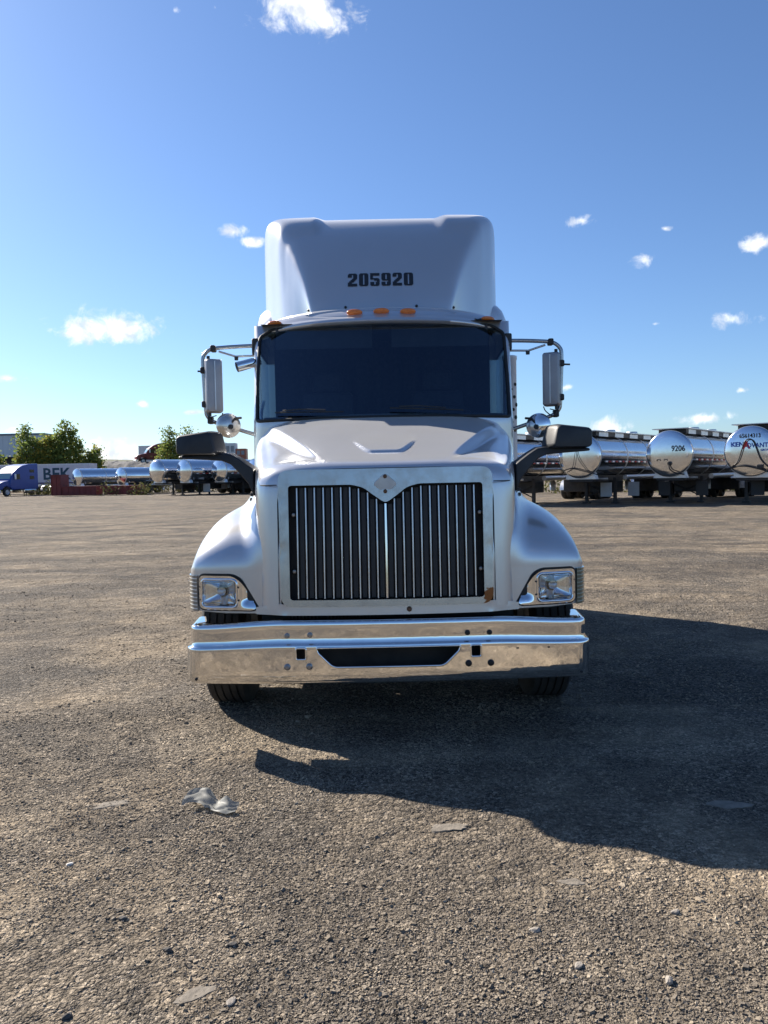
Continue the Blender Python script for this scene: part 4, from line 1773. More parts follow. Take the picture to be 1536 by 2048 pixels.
# ---- inside the cab
obj('dashboard', MB().grid([[(x, 6.02 + .2 * x * x + dy, z) for x in np.linspace(-.97, .97, 21)] for dy, z in ((-.02, 2.05), (.10, 2.085), (.28, 2.095), (.40, 2.06), (.46, 1.95), (.46, 1.5))]), CABIN, T, smooth=50)
obj('headliner', MB().grid([[(x, y, z) for x in (-1.0, 0, 1.0)] for y, z in ((6.42, 2.86), (7.3, 2.90), (9.5, 3.0))]), CABIN, T)
obj('back_curtain', MB().grid([[(x, 7.62 + .035 * math.sin(x * 34), z) for x in np.linspace(-1.15, 1.15, 121)] for z in (1.1, 2.95)]), CABIN2, T, smooth=60)
for s in (-1, 1):
    st_ = obj('seat', MB().box((s * .52 - .25, 6.78, 1.45), (s * .52 + .25, 7.28, 1.62)), CABIN2, T, bevel=.05)
    obj('backrest', MB().prism([(7.18, 1.60), (7.32, 1.60), (7.44, 2.36), (7.36, 2.40), (7.30, 2.36)], s * .52 - .24, s * .52 + .24), CABIN2, st_, bevel=.05)
    obj('headrest', MB().prism([(7.34, 2.40), (7.44, 2.40), (7.46, 2.58), (7.38, 2.60)], s * .52 - .14, s * .52 + .14), CABIN2, st_, bevel=.04)
whl = MB()
whl.tube([(.23 * math.cos(2 * PI * k / 32), 0, .23 * math.sin(2 * PI * k / 32)) for k in range(33)], .014, 8, caps=False)
for a in (90, 210, 330):
    whl.tube([(0, .03, 0), (.22 * math.cos(R(a)), 0, .22 * math.sin(R(a)))], .012, 6)
o = obj('steering_wheel', whl, BLACKP, T, smooth=60)
o.location = Vector(o.location) + Vector((.52, 6.50, 2.06))
o.rotation_euler = (R(-52), 0, 0)
obj('sun_blind', MB().box((-.88, 6.46, 2.66), (-.08, 6.48, 2.84)).box((.08, 6.46, 2.66), (.88, 6.48, 2.84)), CABIN, T)
obj('dash_paper', MB().box((-.80, 6.10, 2.100), (-.58, 6.22, 2.103)), pmat('paper', (.35, .37, .38), .7), T)
T.location = _keep
del T['_wp']


# ------------------------------------------------------------------ litter and single stones near the camera
def build_film():
    n, m = 26, 16
    rows = []
    for i in range(n):
        u = i / (n - 1)
        row = []
        for j in range(m):
            v = j / (m - 1)
            x = -.135 + .27 * u
            y = -.055 + .10 * v + .03 * math.sin(u * 5.5) - .02 * u
            z = .010 + .050 * sstep(.62, .30, u) * (.35 + .65 * v) + .045 * math.exp(-((u - .78) / .16)**2) * (v**2.0) + .003 * math.sin(9 * u + 5 * v) + .003 * math.sin(21 * u - 13 * v)
            w = float(vnoise(u * 9, v * 7, 31))
            z = max(.004, z + .010 * w)
            y += .03 * float(vnoise(u * 5, v * 3, 32))
            if u > .47 and v < .45 - .25 * math.sin((u - .47) * 6):
                y += .05 * (.45 - v)
            row.append((x, y, z))
        rows.append(row)
    return MB().grid(rows)


def film_mat():
    m, nt, b = new_mat('crumpled_film')
    N, L = nt.nodes, nt.links
    b.inputs['Base Color'].default_value = (.29, .295, .275, 1)
    b.inputs['Roughness'].default_value = .55
    tr = N.new('ShaderNodeBsdfTransparent')
    tl = N.new('ShaderNodeBsdfTranslucent')
    tl.inputs['Color'].default_value = (.30, .31, .29, 1)
    m1 = N.new('ShaderNodeMixShader')
    m1.inputs[0].default_value = .4
    L.new(b.outputs[0], m1.inputs[1])
    L.new(tl.outputs[0], m1.inputs[2])
    m2 = N.new('ShaderNodeMixShader')
    m2.inputs[0].default_value = .08
    L.new(m1.outputs[0], m2.inputs[1])
    L.new(tr.outputs[0], m2.inputs[2])
    L.new(m2.outputs[0], N['Material Output'].inputs['Surface'])
    return m


o = obj('plastic_film', build_film(), film_mat(), smooth=35)
o.location = (-.86, 3.66, float(ground_z(-.86, 3.66)) + .006)
o.rotation_euler = (0, 0, R(-6))
tag(o, 'crumpled clear plastic film lying on the gravel ahead of the left front wheel', 'plastic')


def rock(name, label, x, y, size, flat, m, seed, rz=0, slab=False):
    bm = bmesh.new()
    bmesh.ops.create_icosphere(bm, subdivisions=2 if not slab else 3, radius=1)
    rr = random.Random(seed)
    ph = [rr.uniform(0, 6) for _ in range(6)]
    for v in bm.verts:
        d = v.co.normalized()
        k = 1 + .20 * math.sin(3 * d.x + ph[0]) * math.sin(2.6 * d.y + ph[1]) + .12 * math.sin(5 * d.z + ph[2]) + rr.uniform(-.07, .07)
        v.co = d * k
        if slab:
            v.co.z = max(-.8, min(.8, v.co.z * 2.2)) * (1 + .08 * math.sin(4 * d.x + ph[3]))
            jag = 1 + .22 * math.sin(7 * math.atan2(d.y, d.x) + ph[4]) * math.sin(3 * math.atan2(d.y, d.x) + ph[5])
            v.co.x *= jag
            v.co.y *= jag
        v.co.x *= size
        v.co.y *= size * (.62 if not slab else .42)
        v.co.z *= size * flat
    me = bpy.data.meshes.new(name)
    bm.to_mesh(me)
    bm.free()
    o = obj(name, me, m)
    o.location = (x, y, float(ground_z(x, y)) + size * flat * (.25 if not slab else -.2))
    o.rotation_euler = (0, 0, R(rz))
    return tag(o, label, 'stone', 'loose stones on the gravel')


RK = pmat('dark_stone', (.075, .068, .062), .85, var=.3, vscale=30, bump=.003, bscale=120)
RL = pmat('pale_stone', (.30, .265, .225), .9, var=.25, vscale=24, bump=.003, bscale=120)
RW = pmat('white_stone', (.58, .55, .50), .8, var=.1, vscale=24)
RT = pmat('tan_slab', (.185, .16, .128), .92, var=.25, vscale=20, bump=.004, bscale=60)
for i, a in enumerate([
    ('stone', 'dark stone in the bottom left corner area, largest of its neighbours', -.768, 2.553, .017, .6, RK, 10),
    ('stone', 'dark stone just right of the largest dark stone at lower left', -.552, 2.580, .016, .62, RK, 20),
    ('stone', 'dark stone near the bottom edge at the far left', -.985, 2.245, .016, .7, RK, 60),
    ('stone', 'dark flat stone at left, below the plastic film', -.985, 2.745, .018, .42, RK, 15),
    ('stone', 'small white stone at the left edge below the plastic film', -1.34, 3.14, .017, .4, RW, 35),
    ('stone', 'pale angular chip at bottom, left of centre', -.50, 2.29, .020, .35, RL, 70),
    ('stone', 'pale rounded stone at bottom right, beside its own shadow', .86, 2.33, .021, .65, RL, 80),
    ('stone', 'pale lumpy stone at the right edge of the foreground', 1.02, 2.70, .017, .6, RL, 25),
    ('stone', 'cream stone in the middle of the right foreground gravel', .60, 2.42, .018, .55, RL, 50),
    ('stone', 'cream flat stone right of centre, nearest below the shadow edge', .50, 2.62, .022, .35, RL, 12)]):
    rock(*a[:7], 100 + i, a[7])
for i, a in enumerate([
    ('flat_slab', 'thin tan slab lying at the edge of the truck shadow', .26, 3.415, .095, .09, RT, 4),
    ('flat_slab', 'thin flat slab inside the truck shadow at right', 1.61, 3.585, .10, .08, RT, -4),
    ('flat_slab', 'flat tan crust of earth left of the plastic film', -1.37, 3.72, .085, .05, RT, 25),
    ('flat_slab', 'flat tan crust in the right foreground gravel', .70, 2.92, .055, .07, RT, -8),
    ('flat_slab', 'buried tan slab near the bottom edge left of centre', -.62, 2.33, .075, .07, RT, 40)]):
    rock(*a[:7], 200 + i, a[7], slab=True)


# ------------------------------------------------------------------ tank trailers
def flat_text(s, size, bold, width=1.0):
    """lettering as a sheet in x/z facing -y"""
    v, f = text_mesh(s, size, bold, width)
    mb = MB()
    mb.add([(x, 0, y) for x, y in v], f)
    return mb


MUD_L = pmat('pale_mud_flap', (.42, .43, .44), .6, var=.06)
MUD_D = pmat('dark_mud_flap', (.05, .052, .056), .7)
RED = pmat('red_tape', (.35, .03, .025), .5)
WHT = pmat('white_tape', (.75, .75, .75), .5)
BLUEL = pmat('blue_lettering', (.03, .10, .42), .5)
REDL = pmat('red_lettering', (.55, .03, .03), .5)
HOSE = pmat('black_hose', (.012, .012, .013), .5)
tyre_far = MB().lathe([(.30, -.14), (.48, -.14), (.51, -.10), (.51, .10), (.48, .14), (.30, .14)], axis='X', n=24)


def make_tanker(label, head='flat', rad=1.0, walkway=True, length=12.3, loc=(0, 0, 0), rz=0, zc=2.30, group=None, detail=True):
    t = thing('tank_trailer', label, 'trailer', loc, rz, group)
    tank = obj('tank', MB().lathe([(rad, .10), (rad, length)], (0, 0, zc), n=64), STEEL, t, smooth=60)
    hp = {'flat': [(rad + .02, .06), (rad - .01, .0), (rad * .94, -.03), (rad * .7, -.075), (rad * .35, -.105), (0, -.115)],
          'dome': [(rad, .10), (rad * .97, -.06), (rad * .86, -.20), (rad * .65, -.32), (rad * .35, -.40), (0, -.42)],
          'cone': [(rad, .10), (rad * .96, .02), (rad * .60, -.13), (rad * .25, -.22), (0, -.24)]}[head]
    obj('tank_head', MB().lathe(hp, (0, 0, zc), n=64), STEEL, t, smooth=35 if head == 'cone' else 60)
    rp = [(length, 0), (length + .1, 0)]
    obj('rear_head', MB().lathe([(rad, length), (rad * .9, length + .14), (rad * .5, length + .28), (0, length + .3)], (0, 0, zc), n=48), STEEL, t, smooth=60)
    obj('head_rim', MB().lathe([(rad - .02, .045), (rad + .028, .05), (rad + .035, .09), (rad + .028, .14), (rad - .02, .15)], (0, 0, zc), n=64), ALU, t, smooth=40)
    for y in (length * .28, length * .52, length * .76):
        obj('band', MB().lathe([(rad - .01, y - .05), (rad + .02, y - .04), (rad + .02, y + .04), (rad - .01, y + .05)], (0, 0, zc), n=48), ALU, t, smooth=40)
    if walkway:
        zt = zc + rad
        wk = obj('walkway', MB().box((-.62, .5, zt - .10), (.62, length * .8, zt + .10)), DARKMETAL, t)
        obj('walkway_deck', MB().box((-.80, .15, zt + .10), (.80, length * .82, zt + .135)), ALU, wk)
        for s in (-1, 1):
            for k in range(5):
                y = .8 + k * length * .16
                obj('walkway_panel', MB().box((s * .63 - .01, y, zt - .12), (s * .63 + .01, y + length * .09, zt + .08)), ALU, wk)
        for y in (length * .3, length * .55):
            obj('hatch', MB().lathe([(0, .3), (.26, .3), (.28, .27), (.28, 0)], (0, y, zt), 'Z', 20), ALU, t, smooth=40)
    # chassis
    zb = zc - rad
    for s in (-1, 1):
        obj('frame_rail', MB().box((s * .46 - .06, .2, zb - .16), (s * .46 + .06, length - .1, zb + .10)), DARKMETAL, t)
        lg = obj('landing_leg', MB().box((s * .72 - .07, 2.45, .08), (s * .72 + .07, 2.59, zb - .02)), DARKMETAL, t)
        obj('foot', MB().box((s * .72 - .16, 2.36, .0), (s * .72 + .16, 2.68, .08)), DARKMETAL, lg)
        for y in (length - 2.3, length - 1.0):
            for dx in (.98, .66):
                w = obj('wheel', tyre_far, RUBBER, t, smooth=40)
                w.location = (s * dx, y, .51)
        if detail:
            fen = [[(s * xx, length - 2.3 + .60 * math.cos(PI * k / 12), .52 + .62 * math.sin(PI * k / 12)) for k in range(13)] for xx in (.80, 1.13)]
            obj('fender', MB().grid(fen), ALU, t, smooth=60)
            fen = [[(s * xx, length - 1.0 + .60 * math.cos(PI * k / 12), .52 + .62 * math.sin(PI * k / 12)) for k in range(13)] for xx in (.80, 1.13)]
            obj('fender', MB().grid(fen), ALU, t, smooth=60)
    br = MB().tube([(-.70, 2.52, .32), (.70, 2.52, .95)], .03, 6)
    obj('leg_brace', br, DARKMETAL, t)
    obj('leg_brace', MB().tube([(.70, 2.52, .32), (-.70, 2.52, .95)], .03, 6), DARKMETAL, t)
    obj('coupler_plate', MB().prism([(-.62, .15), (.62, .15), (.62, 2.1), (-.62, 2.1)], zb - .20, zb - .08, 'Z'), DARKMETAL, t, bevel=.03)
    obj('bolster', MB().prism([(-.75, zb - .08), (.75, zb - .08), (.62, zb + .30), (-.62, zb + .30)], .12, .5, 'Y'), ALU, t, bevel=.02)
    obj('cross_tube', MB().tube([(-1.0, .9, zb - .06), (1.0, .9, zb - .06)], .05, 8), ALU, t, smooth=60)
    obj('cabinet', MB().box((-.95, 4.0, .55), (-.45, 5.2, zb - .1)), DARKMETAL, t, bevel=.03)
    for s in (-1, 1):
        obj('hose_tube', MB().tube([(s * 1.0, 3.1, zb - .02), (s * 1.0, length - 3.6, zb - .02)], .12, 12), ALU, t, smooth=50)
    obj('belly_filler_rear', MB().box((-.80, length - 3.1, .42), (.80, length - .3, zb - .16)), DARKMETAL, t, bevel=.03)  # added dark box, stands for chassis gear and blackens the shaded underside
    obj('belly_filler_front', MB().box((-.60, 2.62, zb - .75), (.60, 3.9, zb - .16)), DARKMETAL, t, bevel=.03)  # second added box, darkens the open gap under the tank like shade
    # spare wheel carrier and outlet in the middle
    obj('outlet', MB().lathe([(.16, .45), (.16, .9), (.10, .95), (.10, 1.3)], (0, length * .5, zb - 1.15), 'Z', 14), ALU, t, smooth=50)
    if detail:
        rt, wt = MB(), MB()
        zt_ = zc - .28
        xr = math.sqrt(rad**2 - .28**2) + .012
        for s in (-1, 1):
            for k in range(26):
                y = .7 + k * (length - 1.4) / 26
                m_ = rt if k % 2 else wt
                m_.box((s * xr - .006, y, zt_ - .035), (s * xr + .006, y + .25, zt_ + .035))
        tag(obj('red_marking_tape', rt, RED, t), kind='stuff')
        tag(obj('white_marking_tape', wt, WHT, t), kind='stuff')
    return t


AXR = R(-38)
GR = 'tank trailers parked in the right-hand row'
t0 = make_tanker('polished tank trailer half hidden by the right edge of the silver truck', 'flat', 1.0, True, 12.3, (5.3, 36.5, 0), AXR, group=GR)
t1 = make_tanker('polished tank trailer behind the right-hand hood mirror', 'flat', 1.02, True, 12.3, (9.05, 35.6, 0), AXR, group=GR)
t2 = make_tanker('polished tank trailer with black number 9206 on its head', 'flat', 1.03, True, 12.3, (12.97, 35.0, 0), AXR, group=GR)
t3 = make_tanker('polished tank trailer with red and blue lettering at the right edge', 'flat', 1.06, True, 12.3, (15.72, 33.0, 0), AXR, group=GR)
for t, items in ((t2, [('9206', .37, .004, .45, .22, DECAL, .82)]),
                 (t3, [('65614313', .25, .002, .0, .66, DECAL, .86), ('KEN', .28, .006, -.50, .30, BLUEL, 1.0), ('A', .42, .02, -.14, .25, REDL, 1.0), ('DVANTAGE', .28, .006, .53, .24, BLUEL, .86), ('GROUP', .12, .004, .62, .04, BLUEL, 1.0), ('trailer', .13, .004, .0, .86, DECAL, 1.0)])):
    for txt, size, bold, x, z, m, wd in items:
        if txt == 'trailer':
            continue
        mb = flat_text(txt, size, bold, wd)
        o = obj('lettering', mb, m, t)
        o.location = (x, -.135, 2.30 + z)
    # the head is dished: set letters proud of it
for t, x in ((t1, .35), (t2, .2), (t3, -.1), (t0, .3)):
    z = 1.3
# hoses and air lines on the noses
def hose(t, pts, r=.014):
    obj('hose', MB().tube([tuple(p) for p in catmull(pts, 8)], r, 8), HOSE, t, smooth=60)


hose(t1, [(-.55, -.10, 1.55), (-.25, -.2, 1.75), (-.12, -.22, 2.3), (-.1, -.16, 2.6)])
hose(t1, [(.55, -.10, 1.50), (.3, -.2, 1.8), (.05, -.22, 2.2), (-.05, -.16, 2.6)])
hose(t1, [(-.8, .0, 1.62), (-.3, -.2, 1.72), (.3, -.2, 1.60), (.9, .0, 1.42)], .024)
hose(t2, [(.05, -.18, 1.86), (.12, -.22, 1.60), (.35, -.2, 1.44), (.7, -.05, 1.36)], .028)
obj('air_coupling', MB().lathe([(0, -.22), (.09, -.2), (.10, -.10), (.06, -.06)], (.08, 0, 1.86), n=14), DARKMETAL, t2, smooth=50)
for x in (-.42, -.1):
    obj('grab_handle', MB().tube([(x - .08, -.10, 2.0), (x - .06, -.16, 2.05), (x + .06, -.16, 2.05), (x + .08, -.10, 2.0)], .018, 6), DARKMETAL, t2)
hose(t3, [(-.75, -.1, 1.62), (-.45, -.2, 1.9), (-.2, -.24, 2.65), (0, -.24, 2.82), (.2, -.24, 2.65), (.45, -.2, 1.95), (.8, -.1, 1.55)], .026)
hose(t3, [(-.9, -.05, 1.58), (-.3, -.2, 1.68), (.2, -.2, 1.60), (.8, -.1, 1.40)], .035)
obj('junction_box', MB().box((.28, -.2, 1.55), (.55, -.08, 1.72)), DARKMETAL, t3, bevel=.02)
# splash panels by the landing gear
for t, x, m in ((t1, .36, MUD_L), (t1, 2.05, None), (t2, -.95, MUD_D), (t2, .80, MUD_D), (t3, -.2, MUD_D), (t2, -1.5, None)):
    if m:
        obj('splash_panel', MB().box((x - .28, 2.30, .34), (x + .28, 2.32, 1.02)), m, t)
obj('splash_panel', MB().box((.95, 3.6, .34), (1.5, 3.62, 1.02)), MUD_L, t1)

GLft = 'tank trailers parked in the far left row'
AXL = R(-36)
make_tanker('low tank trailer standing behind the tall maroon bin', 'cone', .98, False, 11.5, (-35.0, 88, 0), AXL, zc=2.05, group=GLft, detail=False)
make_tanker('tank trailer between the maroon bins and the round-headed one', 'cone', .98, False, 11.5, (-29.3, 86, 0), AXL, zc=2.05, group=GLft, detail=False)
c3 = make_tanker('tank trailer with a smooth domed head, leftmost of the taller three', 'dome', 1.12, False, 11.5, (-22.3, 76, 0), AXL, zc=2.45, group=GLft, detail=False)
c4 = make_tanker('tank trailer with faceted head left of the black hood mirror arm', 'cone', 1.10, False, 11.5, (-19.4, 75, 0), AXL, zc=2.40, group=GLft, detail=True)
c5 = make_tanker('tank trailer with faceted head seen under the black hood mirror arm', 'cone', 1.08, False, 11.5, (-16.0, 75, 0), AXL, zc=2.36, group=GLft, detail=True)
make_tanker('tank trailer with only its side showing beside the silver truck', 'cone', 1.08, False, 11.5, (-12.6, 75.5, 0), AXL, zc=2.36, group=GLft, detail=True)
v, f = text_mesh('PI', .9, .03)
lb = MB()
lb.add([(1.125 + .0, 2.2 + x, 2.45 + y) for x, y in v], f)
obj('lettering', lb, DECAL, c3)
obj('splash_panel', MB().box((.1, 2.30, .3), (1.1, 2.33, 1.1)), MUD_L, c4)


# ------------------------------------------------------------------ far trucks, trailers, bins and containers
def side_profile_truck(label, col, loc, rz, scale=1.0):
    t = thing('sleeper_truck', label, 'truck', loc, rz)
    t.scale = (scale,) * 3
    pm = pmat('truck_paint_%d' % int(col[0] * 1000 + col[2] * 10), col, .4, 0, coat=.25)
    gm = pmat('far_window', (.015, .02, .026), .08, 0, coat=.5)
    body = MB().prism([(1.75, 1.0), (1.75, 1.95), (2.25, 2.75), (2.45, 2.86), (3.0, 3.25), (3.8, 3.58), (4.8, 3.76), (6.3, 3.82), (6.3, .75), (2.0, .75)], -1.18, 1.18)
    obj('cab', body, pm, t, bevel=.10, seg=3)
    obj('hood', MB().prism([(.05, .75), (.02, 1.25), (.25, 1.52), (1.0, 1.72), (1.85, 1.86), (1.85, .95), (1.55, 1.05), (1.25, 1.18), (.85, 1.05), (.62, .75)], -1.05, 1.05), pm, t, bevel=.09, seg=3)
    obj('bumper', MB().box((-1.2, -.12, .35), (1.2, .18, .75)), WHITEP, t, bevel=.05)
    wsq = [(-1.0, 1.80, 2.02), (1.0, 1.80, 2.02), (.95, 2.20, 2.68), (-.95, 2.20, 2.68)]
    obj('windshield', MB().add([(x, y - .03, z) for x, y, z in wsq], [(0, 1, 2, 3)]), pmat('far_windshield', (.20, .32, .34), .1, 0, coat=.6), t)
    for s in (-1, 1):
        obj('door_window', MB().prism([(2.35, 1.95), (3.25, 1.95), (3.25, 2.58), (2.65, 2.58)], s * 1.185, s * 1.195), gm, t)
        obj('sleeper_window', MB().box((s * 1.19 - .008, 4.85, 1.95), (s * 1.19 + .008, 5.6, 2.35)), gm, t)
        obj('sleeper_window', MB().box((s * 1.19 - .008, 4.85, 2.75), (s * 1.19 + .008, 5.6, 3.10)), gm, t)
        mr_ = obj('mirror', MB().box((s * 1.34 - .06, 2.25, 1.95), (s * 1.34 + .06, 2.45, 2.60)), WHITEP, t, bevel=.03)
        obj('fuel_tank', MB().lathe([(0, 3.9), (.30, 3.95), (.30, 5.9), (0, 5.95)], (s * .92, 0, .60), n=20), CHROME2, t, smooth=40)
        obj('frame_rail', MB().box((s * .43 - .05, .5, .72), (s * .43 + .05, 9.6, .98)), DARKMETAL, t)
        for y in (1.2, 7.55, 8.85):
            w = obj('wheel', tyre_far, RUBBER, t, smooth=40)
            w.location = (s * 1.02, y, .51)
            hb = obj('rim', MB().lathe([(.30, -.15), (.22, -.10), (.10, -.12), (0, -.12)] if s < 0 else [(.30, .15), (.22, .10), (.10, .12), (0, .12)], axis='X', n=18), ALU, w, smooth=40)
            if y > 5:
                obj('fender', MB().grid([[(s * xx, y + .60 * math.cos(PI * k / 10), .52 + .63 * math.sin(PI * k / 10)) for k in range(11)] for xx in (.85, 1.17)]), ALU, t, smooth=60)
    return t


side_profile_truck('blue sleeper truck parked at the far left edge', (.018, .055, .27), (-44.8, 88.0, 0), R(-16), 1.0)


def box_trailer(label, loc, rz, length, h, col, zb=1.1, text=None):
    t = thing('box_trailer', label, 'trailer', loc, rz)
    m = pmat('trailer_%d' % int(col[0] * 1000), col, .45, .1, var=.04, vscale=.6)
    obj('body', MB().box((-1.28, 0, zb), (1.28, length, h)), m, t, bevel=.03)
    for s in (-1, 1):
        obj('bottom_rail', MB().box((s * 1.29 - .02, 0, zb - .02), (s * 1.29 + .02, length, zb + .22)), ALU, t)
        obj('top_rail', MB().box((s * 1.29 - .02, 0, h - .14), (s * 1.29 + .02, length, h - .01)), ALU, t)
        k = 0
        y = 1.2
        while y < length:
            obj('panel_seam', MB().box((s * 1.29 - .008, y, zb + .2), (s * 1.29 + .008, y + .05, h - .15)), ALU, t)
            y += 1.22
        for yy in (length - 2.6, length - 1.3):
            w = obj('wheel', tyre_far, RUBBER, t, smooth=40)
            w.location = (s * 1.0, yy, .51)
        obj('landing_leg', MB().box((s * .9 - .07, 2.4, 0), (s * .9 + .07, 2.55, zb)), DARKMETAL, t)
    if text:
        txt, size, y, z, m_ = text
        v, f = text_mesh(txt, size, .05)
        mb = MB()
        mb.add([(1.315, y + a, z + b) for a, b in v], f)
        obj('lettering', mb, m_, t)
    return t


# its lettered side faces the camera: local +x -> world -y
bt = box_trailer('long white box trailer with dark lettering behind the blue truck', (-60.5, 104, 0), R(-90), 21.5, 3.95, (.56, .52, .57), 1.0, ('BEK', 2.15, 17.0, 2.55, pmat('teal_lettering', (.02, .06, .09), .5)))
obj('stripe', MB().box((1.305, .2, 1.32), (1.312, 21.3, 1.52)), pmat('purple_stripe', (.08, .06, .16), .5), bt)
box_trailer('pale box trailer on the embankment behind the maroon truck', (-50.2, 160, 4.3), R(-90), 9.5, 4.3, (.60, .60, .60), 1.0)
side_profile_truck('maroon sleeper truck on the embankment beside the pale trailer', (.16, .015, .02), (-44.6, 139, 4.5), R(-62), 1.0)
MAROON = pmat('maroon_steel', (.16, .028, .026), .6, .1, var=.2, vscale=1.2)


def steel_bin(name, label, loc, lx, ly, h, rz=0):
    t = thing(name, label, 'bin', loc, rz, 'maroon steel bins')
    obj('shell', MB().box((-lx / 2, -ly / 2, .08), (lx / 2, ly / 2, h)), MAROON, t, bevel=.02)
    n = max(2, int(lx / .55))
    for k in range(n + 1):
        x = -lx / 2 + lx * k / n
        obj('rib', MB().box((x - .04, -ly / 2 - .06, .1), (x + .04, -ly / 2 + .01, h - .03)), MAROON, t)
    obj('top_rim', MB().box((-lx / 2 - .05, -ly / 2 - .05, h), (lx / 2 + .05, ly / 2 + .05, h + .08)), MAROON, t)
    return t


steel_bin('steel_bin', 'tall maroon steel bin right of the white lettered trailer', (-35.2, 84.0, 0), 1.0, 2.2, 2.25)
steel_bin('steel_bin', 'low maroon steel bin under the leftmost tank', (-32.6, 83.5, 0), 3.6, 2.0, .98)
steel_bin('steel_bin', 'low maroon steel bin under the second tank from the left', (-28.0, 83.5, 0), 3.8, 2.0, .95)


def container(label, loc, lx, h, col):
    t = thing('container', label, 'container', loc, 0)
    m = pmat('container_%d' % int(col[0] * 1000 + col[2] * 100), col, .5, 0, var=.05)
    obj('shell', MB().box((-lx / 2, -1.2, 0), (lx / 2, 1.2, h)), m, t, bevel=.03)
    n = max(3, int(lx / .5))
    for k in range(n + 1):
        x = -lx / 2 + lx * k / n
        obj('corrugation', MB().box((x - .05, -1.26, .1), (x + .05, -1.19, h - .1)), m, t)
    for x in (-lx * .22, lx * .22):
        obj('placard', MB().box((x - .3, -1.275, h * .55), (x + .3, -1.262, h * .85)), pmat('placard', (.25, .27, .28), .6), t)
    return t


container('white container left of the silver truck, beyond the tanks', (-31.5, 150, 4.6), 2.2, 3.9, (.62, .65, .66))
container('white container with two placards next to the orange-brown one', (-29.2, 149, 4.6), 2.0, 3.7, (.66, .68, .68))
container('orange-brown container at the left edge of the silver truck', (-27.2, 149, 4.6), 1.9, 2.6, (.42, .12, .06))

# warehouse at the far left
wh = thing('warehouse', 'pale metal-clad warehouse behind the trees at the far left', 'building', (-95, 160, 0))
CLAD = pmat('pale_cladding', (.50, .56, .60), .5, .1, var=.03, vscale=.2)
obj('wall', MB().box((-40, 2, 0), (24.6, 7, 11.2)), pmat('dark_wall', (.035, .037, .04), .8), wh)
for k in range(54):
    x = -40 + k * 1.2
    obj('cladding_panel', MB().box((x, 0, 6.9), (x + 1.17, 2.1, 11.35)), CLAD, wh)
obj('roof_edge', MB().box((-40.3, -.2, 11.35), (25.0, 7.2, 11.7)), pmat('blue_grey_trim', (.10, .15, .2), .5), wh)
for k in range(9):
    x = -36 + k * 7
    dr = obj('dock_door', MB().box((x, 1.85, .4), (x + 3.4, 1.98, 5.2)), pmat('dock_door', (.10, .105, .11), .7), wh)
    obj('door_frame', MB().box((x - .2, 1.80, 5.2), (x + 3.6, 1.97, 5.5)), ALU, dr)
    obj('roof_post', MB().box((x - 1.9, .2, 0), (x - 1.6, .5, 6.9)), DARKMETAL, wh)


# embankment and distant ground
def ridge(name, x0, x1, y0, y1, h, m, nx, ny, rough, seed):
    xs = np.linspace(x0, x1, nx)
    ys = np.linspace(y0, y1, ny)
    rows = []
    for i, y in enumerate(ys):
        v = i / (ny - 1)
        prof = sstep(0, .28, v) * sstep(1, .8, v)
        row = []
        for j, x in enumerate(xs):
            u = j / (nx - 1)
            e = sstep(0, .06, u) * sstep(1, .94, u)
            z = h(u) * prof * e + rough * float(vnoise(x * .7, y * .7, seed) + .6 * vnoise(x * 1.9, y * 1.9, seed + 1) + .5 * vnoise(x * 5, y * 5, seed + 2)) * prof * e
            row.append((float(x), float(y), z - .05))
        rows.append(row)
    o = obj(name, MB().grid(rows), m, smooth=40)
    o['kind'] = 'structure'
    return o


SPOIL = pmat('spoil_heap', (.075, .075, .08), .95, col2=(.19, .185, .18), vscale=1.6, bump=.15, bscale=2.5)
ridge('embankment', -62, -8, 124, 172, lambda u: 4.3 + .5 * u + .4 * math.sin(7 * u), SPOIL, 150, 40, .7, 41)
FARG = pmat('distant_scrub', (.04, .05, .022), .95, col2=(.11, .11, .05), vscale=.05, bump=.4, bscale=.4)


def far_hills():
    rows = []
    n = 160
    for r, hh in ((420, 0), (470, 6), (560, 13), (700, 17), (900, 10)):
        rows.append([(r * math.sin(2 * PI * k / n), r * math.cos(2 * PI * k / n), hh * (1 + .7 * float(vnoise(k % n * .22, r * .002, 51))) - .3) for k in range(n + 1)])
    for row in rows:
        row[-1] = row[0]
    o = obj('hills', MB().grid(rows), FARG, smooth=60)
    o['kind'] = 'structure'


far_hills()


